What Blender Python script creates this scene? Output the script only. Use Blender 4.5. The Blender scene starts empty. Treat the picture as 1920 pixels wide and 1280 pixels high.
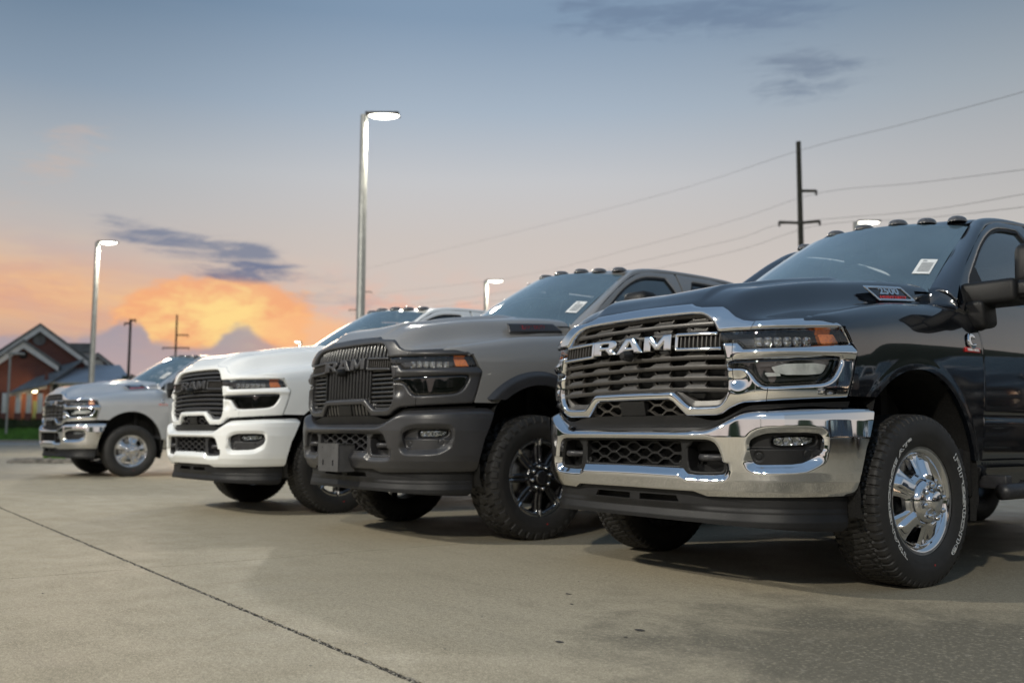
import bpy, bmesh, math, random
import numpy as np
from mathutils import Vector, Matrix

SC = bpy.context.scene
COL = SC.collection
rad = math.radians

# ---------------------------------------------------------------- camera
YAW, PITCH, ROLL = rad(53.98), rad(5.44), rad(0.224)
CAMP = Vector((3.611, -4.384, 0.736))
def cam_axes():
    f = Vector((-math.sin(YAW)*math.cos(PITCH), math.cos(YAW)*math.cos(PITCH), math.sin(PITCH)))
    r = Vector((math.cos(YAW), math.sin(YAW), 0))
    u = r.cross(f)
    c, s = math.cos(ROLL), math.sin(ROLL)
    return (r*c+u*s, u*c-r*s, f)
_r, _u, _f = cam_axes()
cd = bpy.data.cameras.new('camera'); cam = bpy.data.objects.new('camera', cd); COL.objects.link(cam)
cam.matrix_world = Matrix(((_r.x, _u.x, -_f.x, CAMP.x), (_r.y, _u.y, -_f.y, CAMP.y), (_r.z, _u.z, -_f.z, CAMP.z), (0, 0, 0, 1)))
cd.sensor_width = 36.0; cd.lens = 1789.84/1920*36.0
cd.clip_start = 0.05; cd.clip_end = 6000
cd.dof.use_dof = True; cd.dof.focus_distance = 4.1; cd.dof.aperture_fstop = 2.3
SC.camera = cam
RH = Vector((math.cos(YAW), math.sin(YAW), 0)); FH = Vector((-math.sin(YAW), math.cos(YAW), 0))

# ---------------------------------------------------------------- tiny node language
class V:
    def __init__(s, nt, k): s.nt, s.k = nt, k
    def _m(s, op, *o):
        n = s.nt.nodes.new('ShaderNodeMath'); n.operation = op
        for i, a in enumerate((s,)+o):
            if isinstance(a, V): s.nt.links.new(a.k, n.inputs[i])
            else: n.inputs[i].default_value = a
        return V(s.nt, n.outputs[0])
    def __add__(s, o): return s._m('ADD', o)
    __radd__ = __add__
    def __sub__(s, o): return s._m('SUBTRACT', o)
    def __rsub__(s, o): return (s*-1.0)+o
    def __mul__(s, o): return s._m('MULTIPLY', o)
    __rmul__ = __mul__
    def __truediv__(s, o): return s._m('DIVIDE', o)
    def __pow__(s, o): return s._m('POWER', o)
    def abs(s): return s._m('ABSOLUTE')
    def exp(s): return s._m('EXPONENT')
    def mn(s, o): return s._m('MINIMUM', o)
    def mx(s, o): return s._m('MAXIMUM', o)
    def gauss(s, c, w):
        d = (s-c)*(1.0/w)
        return ((d*d)*-1.0).exp()
    def ss(s, a, b):
        n = s.nt.nodes.new('ShaderNodeMapRange'); n.interpolation_type = 'SMOOTHSTEP'
        s.nt.links.new(s.k, n.inputs[0])
        lo, hi, t0, t1 = (a, b, 0., 1.) if a < b else (b, a, 1., 0.)
        n.inputs[1].default_value = lo; n.inputs[2].default_value = hi
        n.inputs[3].default_value = t0; n.inputs[4].default_value = t1
        return V(s.nt, n.outputs[0])
    def ramp(s, stops, interp='LINEAR'):
        n = s.nt.nodes.new('ShaderNodeValToRGB'); n.color_ramp.interpolation = interp
        e = n.color_ramp.elements
        while len(e) < len(stops): e.new(0.5)
        for x, (p, c) in zip(e, stops):
            x.position = p; x.color = (c[0], c[1], c[2], 1) if hasattr(c, '__len__') else (c, c, c, 1)
        s.nt.links.new(s.k, n.inputs[0]); return V(s.nt, n.outputs[0])
def mix(nt, f, a, b, mode='MIX'):
    n = nt.nodes.new('ShaderNodeMix'); n.data_type = 'RGBA'; n.blend_type = mode; n.clamp_factor = True
    for i, x in ((0, f), (6, a), (7, b)):
        if isinstance(x, V): nt.links.new(x.k, n.inputs[i])
        elif i == 0: n.inputs[0].default_value = x
        else: n.inputs[i].default_value = (x[0], x[1], x[2], 1)
    return V(nt, n.outputs[2])
def comb(nt, x, y, z):
    n = nt.nodes.new('ShaderNodeCombineXYZ')
    for i, a in enumerate((x, y, z)):
        if isinstance(a, V): nt.links.new(a.k, n.inputs[i])
        else: n.inputs[i].default_value = a
    return V(nt, n.outputs[0])
def noise(nt, vec, scale, detail=4, rough=0.55, dist=0.0, out=0):
    n = nt.nodes.new('ShaderNodeTexNoise')
    n.inputs['Scale'].default_value = scale; n.inputs['Detail'].default_value = detail
    n.inputs['Roughness'].default_value = rough; n.inputs['Distortion'].default_value = dist
    if vec is not None: nt.links.new(vec.k, n.inputs['Vector'])
    return V(nt, n.outputs[out])
def lin(r, g, b):
    f = lambda c: ((c/255.+.055)/1.055)**2.4 if c > 10 else c/255./12.92
    return (f(r), f(g), f(b))

# ---------------------------------------------------------------- sky (dusk), one procedural dome that goes on all round
world = bpy.data.worlds.new('World'); SC.world = world; world.use_nodes = True
wt = world.node_tree; wt.nodes.clear()
tc = wt.nodes.new('ShaderNodeTexCoord')
sep = wt.nodes.new('ShaderNodeSeparateXYZ')
wt.links.new(tc.outputs['Generated'], sep.inputs[0])
dx, dy, dz = (V(wt, sep.outputs[i]) for i in range(3))
hx = dx*RH.x + dy*RH.y; hy = dx*FH.x + dy*FH.y      # bearing measured from the row of trucks
az = hx._m('ARCTAN2', hy); el = dz._m('ARCSINE')
L = lin
elr = el*(1/1.6)
base = elr.ramp([(0.0, L(204,184,174)), (.06, L(214,197,187)), (.1, L(208,197,190)), (.125, L(204,196,191)), (.1625, L(197,198,201)), (.206, L(167,181,196)),
                 (.2625, L(131,153,177)), (.36, L(118,144,172)), (1.0, L(118,142,170))])
cool = elr.ramp([(0.0, L(196,184,178)), (.06, L(206,195,188)), (.1, L(200,194,189)), (.125, L(192,189,186)), (.1625, L(178,179,181)), (.206, L(157,166,174)),
                 (.2625, L(120,138,156)), (.36, L(112,136,160)), (1.0, L(118,142,170))])
west = elr.ramp([(0.0, L(200,182,174)), (.06, L(205,190,182)), (.1, L(196,188,183)), (.1625, L(172,178,184)), (.206, L(138,155,173)), (.2625, L(104,127,151)), (.36, L(104,128,155)), (1.0, L(118,142,170))])
sky = mix(wt, az.ss(0.02, 0.62), base, cool)
sky = mix(wt, az.ss(-.08, -.52)*az.ss(-1.6, -.9), sky, west)
uv = comb(wt, az, el*2.2, 0.0)
n1 = noise(wt, uv, 5.0, 5, .55); n2 = noise(wt, uv, 14.0, 5, .6); n3 = noise(wt, comb(wt, az, el*6.0, 3.0), 6.0, 5, .6, .4)
n6 = noise(wt, uv, 26.0, 7, .62, .3)
n4 = noise(wt, comb(wt, az*1.0, el*5.0, 9.0), 11.0, 5, .62, .5)
# broad warm afterglow low in the west
warm = (n6*.6+.7)*(az+0.52).gauss(0.0, .27)*el.gauss(.118, .050)
sky = mix(wt, (warm*(n1*.8+n3*1.1+.04)).mn(0.95), sky, mix(wt, n3.ss(.35, .65), L(224,164,134), L(238,190,144)))
pink = az.gauss(-.14, .16)*el.gauss(.115, .035)*n2.ss(.42, .62)
sky = mix(wt, pink*0.75, sky, L(246,176,146))
mauve = az.gauss(-.55, .20)*el.gauss(.075, .028)*(n3*.6+.5)
sky = mix(wt, mauve.mn(.8), sky, L(186,150,144))
# sunlit cumulus anvil
ax = (az+.300)*(1/.096); ay = (el-.112)*(1/.046)
rr = (ax*ax+ay*ay)._m('SQRT') + (n2-.5)*.75 + (n6-.5)*.55
core = rr.ss(1.06, .84)*(ay.ss(1.4, .2)*.25+.75)
sky = mix(wt, core, sky, mix(wt, (rr+(n6-.5)*1.3).ss(.95, .15), L(244,174,126), L(254,218,144)))
ax2 = (az+.215)*(1/.055); ay2 = (el-.102)*(1/.022)
r2 = (ax2*ax2+ay2*ay2)._m('SQRT') + (n2-.5)*1.0 + (n6-.5)*.9
sky = mix(wt, r2.ss(1.15, .5)*.7, sky, L(252,190,136))
# grey cumulus bank in front of the glow
prof = ((az+.55)*(1/.6)).ramp([(0.0, .06), (.10, .092), (.20, .090), (.245, .100), (.262, .112), (.295, .112), (.312, .094), (.37, .086),
        (.405, .086), (.425, .098), (.445, .108), (.465, .108), (.485, .098), (.505, .090), (.57, .080), (.66, .066), (.8, .045), (1.0, .02)])
n5 = noise(wt, uv, 34.0, 6, .62)
bank = (prof*0.98 + (n2-.5)*.026 + (n5-.5)*.014 - el).ss(-.003, .007)
fade = az.ss(-.13, -.30)*az.ss(-1.3, -.8)
sky = mix(wt, bank*fade*.90, sky, mix(wt, (el.ss(.02, .11)+(n2-.5)*.5).mn(1.0).mx(0.0), L(198,170,164), L(160,154,166)))
# slate-blue streaks, torn and wispy
wx = comb(wt, az, el*3.2, 0.0)
wA = noise(wt, wx, 7.0, 8, .62, .9); wB = noise(wt, comb(wt, az+(wA-.5)*.06, el*5.5, 4.0), 17.0, 8, .66, .4)
def streak(c0, slope, a0, a1, width, dens, col, amt):
    global sky
    line = (az-a0)*slope+c0
    m = (el-line-(wA-.5)*.030)*(1/width); m = ((m*m)*-1.0).exp()
    m = m*az.ss(a0-.05, a0+.07)*az.ss(a1+.07, a1-.07)
    cl = (wB*1.15+wA*.55-.85+m*dens).ss(.02, .40)*m.ss(.03, .5)
    sky = mix(wt, cl*amt, sky, col)
streak(.197, -.16, -.41, -.24, .014, .38, L(110,122,148), .80)
streak(.160, -.03, -.33, -.24, .010, .36, L(108,118,146), .85)
streak(.166, -.10, -.24, -.19, .012, .32, L(126,134,156), .6)
streak(.138, -.05, -.22, -.14, .010, .30, L(156,150,162), .45)
streak(.352, .02, .25, .35, .024, .34, L(118,132,152), .75)
streak(.424, -.03, .04, .33, .022, .30, L(106,124,150), .6)
streak(.215, .60, -.52, -.42, .026, .22, L(206,180,164), .40)
# far thin cloud on the rest of the dome
hi = n3.ss(.50, .80)*el.ss(.30, .6)
sky = mix(wt, hi*.35, sky, L(140,152,172))
below = el.ss(.0, -.05)
sky = mix(wt, below, sky, L(120,114,108))
bg = wt.nodes.new('ShaderNodeBackground'); bg.inputs['Strength'].default_value = SKY_STR = 1.0
wt.links.new(sky.k, bg.inputs[0])
wo = wt.nodes.new('ShaderNodeOutputWorld'); wt.links.new(bg.outputs[0], wo.inputs[0])

# one weak low sun, behind the cloud bank to the west
sl = bpy.data.lights.new('sun', 'SUN'); sl.energy = 0.35; sl.angle = rad(12); sl.color = (1.0, .72, .48)
so = bpy.data.objects.new('sun', sl); COL.objects.link(so)
_sd = (FH*math.cos(-.30) + RH*math.sin(-.30))*math.cos(.13) + Vector((0, 0, math.sin(.13)))
so.rotation_euler = _sd.to_track_quat('Z', 'Y').to_euler(); so.location = _sd*50

SC.view_settings.view_transform = 'Standard'; SC.view_settings.look = 'None'
SC.view_settings.exposure = 0.0; SC.view_settings.gamma = 1.0; SC.view_settings.use_curve_mapping = False
SC.render.engine = 'CYCLES'
try:
    SC.cycles.use_denoising = True
    SC.cycles.max_bounces = 8; SC.cycles.transparent_max_bounces = 12; SC.cycles.sample_clamp_indirect = 4.0
    SC.cycles.caustics_reflective = False; SC.cycles.caustics_refractive = False
except Exception: pass

# ---------------------------------------------------------------- materials
def new_mat(name):
    m = bpy.data.materials.new(name); m.use_nodes = True
    nt = m.node_tree
    b = nt.nodes.get('Principled BSDF')
    return m, nt, b
def setp(nt, b, k, v):
    if isinstance(v, V): nt.links.new(v.k, b.inputs[k])
    elif hasattr(v, '__len__'): b.inputs[k].default_value = (v[0], v[1], v[2], 1)
    else: b.inputs[k].default_value = v
def objco(nt):
    return V(nt, nt.nodes.new('ShaderNodeTexCoord').outputs['Object'])
def bump(nt, b, h, strength=.2, dist=.002):
    n = nt.nodes.new('ShaderNodeBump'); n.inputs['Strength'].default_value = strength; n.inputs['Distance'].default_value = dist
    nt.links.new(h.k, n.inputs['Height']); nt.links.new(n.outputs[0], b.inputs['Normal'])
def simple(name, col, rough=.5, metal=0., coat=0., coatr=.03, nscale=0, namt=.25, bscale=0, bstr=.2, bdist=.001, spec=None, emit=None, es=0):
    m, nt, b = new_mat(name)
    setp(nt, b, 'Base Color', col); setp(nt, b, 'Roughness', rough); setp(nt, b, 'Metallic', metal)
    setp(nt, b, 'Coat Weight', coat); setp(nt, b, 'Coat Roughness', coatr)
    if spec is not None: setp(nt, b, 'Specular IOR Level', spec)
    if nscale:
        n = noise(nt, objco(nt), nscale, 6, .6)
        setp(nt, b, 'Base Color', mix(nt, n.ss(.3, .7), [c*(1-namt) for c in col], [min(1, c*(1+namt)) for c in col]))
    if bscale: bump(nt, b, noise(nt, objco(nt), bscale, 3, .6), bstr, bdist)
    if emit: setp(nt, b, 'Emission Color', emit); setp(nt, b, 'Emission Strength', es)
    return m
def paint(name, col, metal=.0, rough=.35, flake=0., cior=1.6, spec=.5):
    m, nt, b = new_mat(name)
    c = objco(nt)
    if flake:
        n = noise(nt, c, 900., 2, .5)
        setp(nt, b, 'Base Color', mix(nt, n, [x*(1-flake) for x in col], [min(1, x*(1+flake)) for x in col]))
    else: setp(nt, b, 'Base Color', col)
    setp(nt, b, 'Metallic', metal)
    setp(nt, b, 'Roughness', noise(nt, c, 3.0, 4).ss(.2, .8)*.08+rough)
    setp(nt, b, 'Coat Weight', 1.0); setp(nt, b, 'Coat IOR', cior); setp(nt, b, 'Specular IOR Level', spec); setp(nt, b, 'Coat Roughness', noise(nt, c, 5., 5).ss(.35, .8)*.03+.015)
    n = nt.nodes.new('ShaderNodeBump'); n.inputs['Strength'].default_value = .015; n.inputs['Distance'].default_value = .001
    nt.links.new(noise(nt, c, 260., 2).k, n.inputs['Height']); nt.links.new(n.outputs[0], b.inputs['Coat Normal'])
    return m
def chrome(name, col=(.80, .80, .81), rough=.045):
    m, nt, b = new_mat(name); c = objco(nt)
    setp(nt, b, 'Base Color', col); setp(nt, b, 'Metallic', 1.0)
    setp(nt, b, 'Roughness', noise(nt, c, 9., 5, .65).ss(.45, .85)*.06+rough)
    bump(nt, b, noise(nt, c, 7., 2), .02, .01)
    return m
def glass(name, tint=(.75, .85, .85), rough=.0, dens=.0, ior=1.5, film=None):
    m, nt, b = new_mat(name); nt.nodes.remove(b)
    t = nt.nodes.new('ShaderNodeBsdfTransparent'); t.inputs[0].default_value = (*tint, 1)
    g = nt.nodes.new('ShaderNodeBsdfGlossy'); g.inputs['Roughness'].default_value = .012+rough; g.inputs[0].default_value = (1, 1, 1, 1)
    f = nt.nodes.new('ShaderNodeFresnel'); f.inputs[0].default_value = ior
    x = nt.nodes.new('ShaderNodeMixShader')
    nt.links.new(((V(nt, f.outputs[0])*1.6+.01).mn(1.0)).k, x.inputs[0]); nt.links.new(t.outputs[0], x.inputs[1]); nt.links.new(g.outputs[0], x.inputs[2])
    res = x.outputs[0]
    if film:      # dusty film, with the sky's blue brightness put into its colour
        dfn = nt.nodes.new('ShaderNodeBsdfDiffuse'); dfn.inputs[0].default_value = (*film[1], 1); y = nt.nodes.new('ShaderNodeMixShader')
        nt.links.new((noise(nt, objco(nt), 2.5, 4, .6).ss(.2, .8)*film[0]*.5+film[0]*.75).k, y.inputs[0]); nt.links.new(res, y.inputs[1]); nt.links.new(dfn.outputs[0], y.inputs[2]); res = y.outputs[0]
    nt.links.new(res, nt.nodes['Material Output'].inputs[0])
    return m
def emis(name, col, s):
    m, nt, b = new_mat(name)
    setp(nt, b, 'Base Color', (.8, .8, .8)); setp(nt, b, 'Emission Color', col); setp(nt, b, 'Emission Strength', s)
    return m

MT = dict(
 black_paint=paint('black_paint', (.0045, .0055, .008), 0., .16, 0, 2.15, .15),
 white_paint=paint('white_paint', (.82, .84, .84), 0., .4),
 grey_paint=paint('grey_paint', (.215, .212, .208), .0, .35),
 silver_paint=paint('silver_paint', (.60, .62, .64), .75, .30, .06),
 red_paint=paint('red_paint', (.25, .02, .02), .2, .35),
 chrome=chrome('chrome'), chrome_wheel=chrome('chrome_wheel', (.78, .78, .79), .05),
 satin_black=simple('satin_black', (.028, .028, .031), .42, 0, 0, nscale=40, bscale=700, bstr=.15),
 matte_trim=simple('matte_trim', (.032, .032, .035), .38, 0.0, .25, .25, nscale=5, namt=.12, bscale=600, bstr=.1),
 black_plastic=simple('black_plastic', (.0085, .0085, .009), .5, spec=.35, nscale=6, namt=.3, bscale=900, bstr=.3),
 dark_plastic=simple('dark_plastic', (.008, .008, .009), .6, nscale=12, namt=.4, bscale=500, bstr=.3),
 grille_grey=simple('grille_grey', (.060, .056, .052), .38, .15, .0, nscale=20, namt=.10),
 void_black=simple('void_black', (.008, .008, .008), .7, nscale=9, namt=.5),
 radiator=simple('radiator', (.010, .010, .010), .5, .3, nscale=14, namt=.6),
 lamp_grey=simple('lamp_grey', (.085, .085, .09), .25, .0, .6, nscale=60, namt=.3),
 bar_black=simple('bar_black', (.020, .020, .021), .30, 0, .3, .2, nscale=20, namt=.2),
 bracket_grey=simple('bracket_grey', (.085, .085, .088), .5, .2, nscale=12, namt=.15),
 rubber=simple('rubber', (.020, .0192, .0185), .62, nscale=7, namt=.25, bscale=260, bstr=.25),
 tyre_white=simple('tyre_white', (.72, .74, .74), .6, nscale=60, namt=.1),
 liner=simple('liner', (.007, .0068, .0065), .8, nscale=120, namt=.8, bscale=150, bstr=.8, bdist=.004),
 lens=glass('lens', (.92, .95, .96), ior=1.45), lens_dark=glass('lens_dark', (.45, .45, .46), ior=1.5), amber=simple('amber', (.95, .20, .008), .2, 0, 1.0, nscale=90, namt=.25),
 windshield=glass('windshield', (.78, .90, .92), ior=1.9, film=(.155, (.34, .54, .68))), side_glass=glass('side_glass', (.70, .80, .81), ior=1.8, film=(.06, (.36, .55, .66))), rear_glass=glass('rear_glass', (.30, .35, .36), ior=1.55),
 light_pipe=simple('light_pipe', (.62, .63, .62), .35, 0, .6, nscale=30, namt=.12),
 reflector=chrome('reflector', (.70, .70, .71), .12), smoked=simple('smoked', (.03, .03, .032), .25, .3, 1.0, nscale=30),
 seat_cloth=simple('seat_cloth', (.030, .030, .032), .85, nscale=20, bscale=400, bstr=.4),
 dash=simple('dash', (.026, .027, .03), .6, nscale=15, bscale=600, bstr=.3),
 red_trim=simple('red_trim', (.50, .02, .02), .35, 0, .5, nscale=50, namt=.1),
 paper=simple('paper', (.78, .80, .80), .6, nscale=30, namt=.05), ink=simple('ink', (.33, .35, .37), .6, nscale=400, namt=.5),
 steel=simple('steel', (.30, .30, .30), .4, .9, nscale=30, namt=.2), red_lens=simple('red_lens', (.35, .01, .01), .15, 0, 1.0, nscale=40, namt=.2),
 machined=chrome('machined', (.62, .62, .62), .22), gloss_black=simple('gloss_black', (.010, .010, .012), .22, 0, .8, .06, nscale=30),
)
# ---------------------------------------------------------------- mesh tools
def mesh_raw(name, verts, faces, smooth=True):
    me = bpy.data.meshes.new(name)
    me.from_pydata([tuple(map(float, v)) for v in verts], [], [tuple(f) for f in faces])
    if smooth: me.polygons.foreach_set('use_smooth', [True]*len(me.polygons))
    me.materials.append(None); me.update()
    return me
def ob(name, me, mat=None, parent=None, loc=(0, 0, 0), rot=None, **props):
    o = bpy.data.objects.new(name, me); COL.objects.link(o)
    o.location = loc
    if rot: o.rotation_euler = rot
    if parent is not None: o.parent = parent
    if mat is not None and me is not None and hasattr(me, 'materials'):
        if not len(me.materials): me.materials.append(None)
        o.material_slots[0].link = 'OBJECT'; o.material_slots[0].material = mat
    for k, v in props.items(): o[k] = v
    return o
def merge(name, metas, smooth=None):
    vs, fs, sm = [], [], []
    for me in metas:
        b = len(vs); vs += [tuple(v.co) for v in me.vertices]
        for p in me.polygons: fs.append([b+i for i in p.vertices]); sm.append(p.use_smooth)
    r = mesh_raw(name, vs, fs, False); r.polygons.foreach_set('use_smooth', sm); return r
def xform(me, fn, flip=False):
    n = len(me.vertices); a = np.empty(n*3); me.vertices.foreach_get('co', a); a = a.reshape(-1, 3)
    b = np.asarray(fn(a[:, 0], a[:, 1], a[:, 2])).T if not isinstance(fn, Matrix) else (np.c_[a, np.ones(n)] @ np.array(fn).T)[:, :3]
    r = me.copy(); r.vertices.foreach_set('co', np.ascontiguousarray(b).ravel())
    if flip: r.flip_normals()
    r.update(); return r
def mirror(me): return xform(me, lambda x, y, z: (-x, y, z), True)
def bm_mesh(name, bm, smooth=False, bevel=0., seg=2):
    if bevel: bmesh.ops.bevel(bm, geom=bm.edges[:], offset=bevel, segments=seg, affect='EDGES', profile=.5, clamp_overlap=True)
    bmesh.ops.recalc_face_normals(bm, faces=bm.faces[:])
    me = bpy.data.meshes.new(name); bm.to_mesh(me); bm.free(); me.materials.append(None)
    if smooth or bevel:
        me.polygons.foreach_set('use_smooth', [True]*len(me.polygons))
        try: me.set_sharp_from_angle(angle=rad(40))
        except Exception: pass
    return me
def box(name, x0, x1, y0, y1, z0, z1, bevel=0., seg=2):
    bm = bmesh.new(); bmesh.ops.create_cube(bm, size=1)
    for v in bm.verts: v.co = Vector(((x0+x1)/2+v.co.x*(x1-x0), (y0+y1)/2+v.co.y*(y1-y0), (z0+z1)/2+v.co.z*(z1-z0)))
    return bm_mesh(name, bm, False, bevel, seg)
def tube(name, pts, r, n=10, cap=True, r2=None):
    P = [Vector(p) for p in pts]; vs, fs = [], []
    prev = None
    for i, p in enumerate(P):
        t = (P[min(i+1, len(P)-1)]-P[max(i-1, 0)]).normalized()
        if prev is None: a = t.orthogonal().normalized()
        else: a = (prev - t*prev.dot(t)).normalized()
        prev = a; b = t.cross(a)
        rr = r if r2 is None else r+(r2-r)*i/(len(P)-1)
        for k in range(n):
            q = 2*math.pi*k/n; vs.append(p+(a*math.cos(q)+b*math.sin(q))*rr)
    for i in range(len(P)-1):
        for k in range(n): fs.append((i*n+k, i*n+(k+1) % n, (i+1)*n+(k+1) % n, (i+1)*n+k))
    if cap: fs += [tuple(range(n))[::-1], tuple((len(P)-1)*n+k for k in range(n))]
    me = mesh_raw(name, vs, fs); 
    try: me.set_sharp_from_angle(angle=rad(50))
    except Exception: pass
    return me
def lathe(name, prof, n=48, axis='x', cap=False, a0=0., a1=2*math.pi):
    vs, fs = [], []; full = abs(a1-a0-2*math.pi) < 1e-6
    m = n if full else n+1
    for i in range(m):
        q = a0+(a1-a0)*i/n
        for (a, r) in prof:
            c, s = r*math.cos(q), r*math.sin(q)
            vs.append((a, c, s) if axis == 'x' else ((c, s, a) if axis == 'z' else (c, a, s)))
    k = len(prof)
    for i in range(n):
        for j in range(k-1):
            fs.append((i*k+j, ((i+1) % m)*k+j, ((i+1) % m)*k+j+1, i*k+j+1))
    me = mesh_raw(name, vs, fs)
    bm = bmesh.new(); bm.from_mesh(me); bmesh.ops.remove_doubles(bm, verts=bm.verts[:], dist=1e-5); bmesh.ops.recalc_face_normals(bm, faces=bm.faces[:])
    bm.to_mesh(me); bm.free(); me.polygons.foreach_set('use_smooth', [True]*len(me.polygons))
    try: me.set_sharp_from_angle(angle=rad(35))
    except Exception: pass
    return me
def gridmesh(name, P, flip=False, wrapu=False, wrapv=False):
    P = np.asarray(P); a, b = P.shape[:2]; idx = np.arange(a*b).reshape(a, b)
    A, B = (idx if wrapu else idx[:-1]), None
    nx = np.roll(idx, -1, 0) if wrapu else idx
    i0 = idx if wrapu else idx[:-1]; i1 = np.roll(idx, -1, 0) if wrapu else idx[1:]
    if wrapv: f = np.stack([i0, i1, np.roll(i1, -1, 1), np.roll(i0, -1, 1)], -1)
    else: f = np.stack([i0[:, :-1], i1[:, :-1], i1[:, 1:], i0[:, 1:]], -1)
    f = f.reshape(-1, 4)
    if flip: f = f[:, ::-1]
    return mesh_raw(name, P.reshape(-1, 3), f.tolist())
def clip_grid(us, vs, sdf):
    U, Vv = np.meshgrid(us, vs, indexing='ij'); D = sdf(U, Vv); D = np.where(np.abs(D) < 1e-7, 1e-7, D)
    ins = D < 0; na, nb = D.shape
    vid = -np.ones(D.shape, int); vid[ins] = np.arange(ins.sum())
    pts = [np.stack([U[ins], Vv[ins]], 1)]; cnt = int(ins.sum())
    hu = -np.ones((na-1, nb), int); hv = -np.ones((na, nb-1), int)
    c = ins[:-1] != ins[1:]; t = D[:-1]/(D[:-1]-D[1:]+1e-30)
    hu[c] = cnt+np.arange(c.sum()); cnt += int(c.sum())
    pts.append(np.stack([(U[:-1]+t*(U[1:]-U[:-1]))[c], Vv[:-1][c]], 1))
    c = ins[:, :-1] != ins[:, 1:]; t = D[:, :-1]/(D[:, :-1]-D[:, 1:]+1e-30)
    hv[c] = cnt+np.arange(c.sum()); cnt += int(c.sum())
    pts.append(np.stack([U[:, :-1][c], (Vv[:, :-1]+t*(Vv[:, 1:]-Vv[:, :-1]))[c]], 1))
    pts = np.concatenate(pts)
    n4 = ins[:-1, :-1].astype(int)+ins[1:, :-1]+ins[1:, 1:]+ins[:-1, 1:]
    q = n4 == 4
    faces = np.stack([vid[:-1, :-1][q], vid[1:, :-1][q], vid[1:, 1:][q], vid[:-1, 1:][q]], 1).tolist()
    for i, j in zip(*np.where((n4 > 0) & (n4 < 4))):
        f = []
        for (a, b, e) in ((vid[i, j], None, hu[i, j]), (vid[i+1, j], None, hv[i+1, j]), (vid[i+1, j+1], None, hu[i, j+1]), (vid[i, j+1], None, hv[i, j])):
            if a >= 0: f.append(int(a))
            if e >= 0: f.append(int(e))
        if len(f) >= 3: faces.append(f)
    return pts, faces
def panel(name, us, vs, sdf, fmap, skirt=0., flip=False, back=False):
    """fmap(u,v)->(x,y,z) arrays; skirt = thickness of the folded edge"""
    pts, faces = clip_grid(us, vs, sdf)
    if not len(pts): return mesh_raw(name, [(0, 0, 0)], [])
    P = np.stack(fmap(pts[:, 0], pts[:, 1]), 1)
    nv = len(P); V_ = P
    if flip: faces = [f[::-1] for f in faces]
    nmain = len(faces)
    if skirt:
        e = 1e-4; fmap = getattr(fmap, 'base', fmap)
        Pu = np.stack(fmap(pts[:, 0]+e, pts[:, 1]), 1)-np.stack(fmap(pts[:, 0]-e, pts[:, 1]), 1)
        Pv = np.stack(fmap(pts[:, 0], pts[:, 1]+e), 1)-np.stack(fmap(pts[:, 0], pts[:, 1]-e), 1)
        N = np.cross(Pu, Pv); N /= np.linalg.norm(N, axis=1)[:, None]+1e-12
        if flip: N = -N
        ed = set(); 
        for f in faces:
            for a, b in zip(f, f[1:]+f[:1]): ed.add((a, b))
        bd = [(a, b) for a, b in ed if (b, a) not in ed]
        vi = sorted({a for x in bd for a in x}); m = {a: k for k, a in enumerate(vi)}
        T_ = P[vi]; B_ = P[vi]-N[vi]*skirt; k = len(vi)
        V_ = np.vstack([P, T_, B_])
        faces = faces+[[nv+m[b], nv+m[a], nv+k+m[a], nv+k+m[b]] for a, b in bd]
    return mesh_raw(name, V_, faces)
# --- 2-D distance helpers
def sdp(U, Vv, poly):
    P = np.asarray(poly, float); Q = np.roll(P, -1, 0)
    d = np.full(U.shape, 1e9); s = np.zeros(U.shape, bool)
    for (ax, ay), (bx, by) in zip(P, Q):
        ex, ey = bx-ax, by-ay; wx, wy = U-ax, Vv-ay
        t = np.clip((wx*ex+wy*ey)/(ex*ex+ey*ey+1e-18), 0, 1)
        d = np.minimum(d, (wx-t*ex)**2+(wy-t*ey)**2)
        c = ((ay > Vv) != (by > Vv)) & (U < (bx-ax)*(Vv-ay)/(by-ay+(1e-18 if by == ay else 0))+ax)
        s ^= c
    return np.where(s, -1, 1)*np.sqrt(d)
def sseg(U, Vv, a, b):
    ex, ey = b[0]-a[0], b[1]-a[1]; t = np.clip(((U-a[0])*ex+(Vv-a[1])*ey)/(ex*ex+ey*ey+1e-18), 0, 1)
    return np.hypot(U-a[0]-t*ex, Vv-a[1]-t*ey)
def sbox(U, Vv, x0, x1, y0, y1, r=0.):
    qx = np.abs(U-(x0+x1)/2)-(x1-x0)/2+r; qy = np.abs(Vv-(y0+y1)/2)-(y1-y0)/2+r
    return np.hypot(np.maximum(qx, 0), np.maximum(qy, 0))+np.minimum(np.maximum(qx, qy), 0)-r
def chaikin(P, n=2, close=True):
    P = np.asarray(P, float)
    for _ in range(n):
        Q = np.roll(P, -1, 0)
        P = np.stack([P*.75+Q*.25, P*.25+Q*.75], 1).reshape(-1, 2)
    return P
def crom(pts, n=12):
    P = np.array(pts, float); P = np.vstack([2*P[0]-P[1], P, 2*P[-1]-P[-2]]); o = []
    for i in range(1, len(P)-2):
        a, b, c, d = P[i-1:i+3]; t = np.linspace(0, 1, n, endpoint=False)[:, None]
        o.append(.5*(2*b+(c-a)*t+(2*a-5*b+4*c-d)*t**2+(3*b-a-3*c+d)*t**3))
    return np.vstack(o+[P[-2][None]])
def roll(d, r):  # rounded edge: how far the surface has dropped at distance d inside an edge
    x = np.clip(1-d/r, 0, 1); return r*(1-np.sqrt(np.maximum(0, 1-x*x)))
sstep = lambda x, a, b: (lambda t: t*t*(3-2*t))(np.clip((x-a)/(b-a), 0, 1))
AR = lambda a, b, s: np.linspace(a, b, int(round(abs(b-a)/s))+1)
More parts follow.
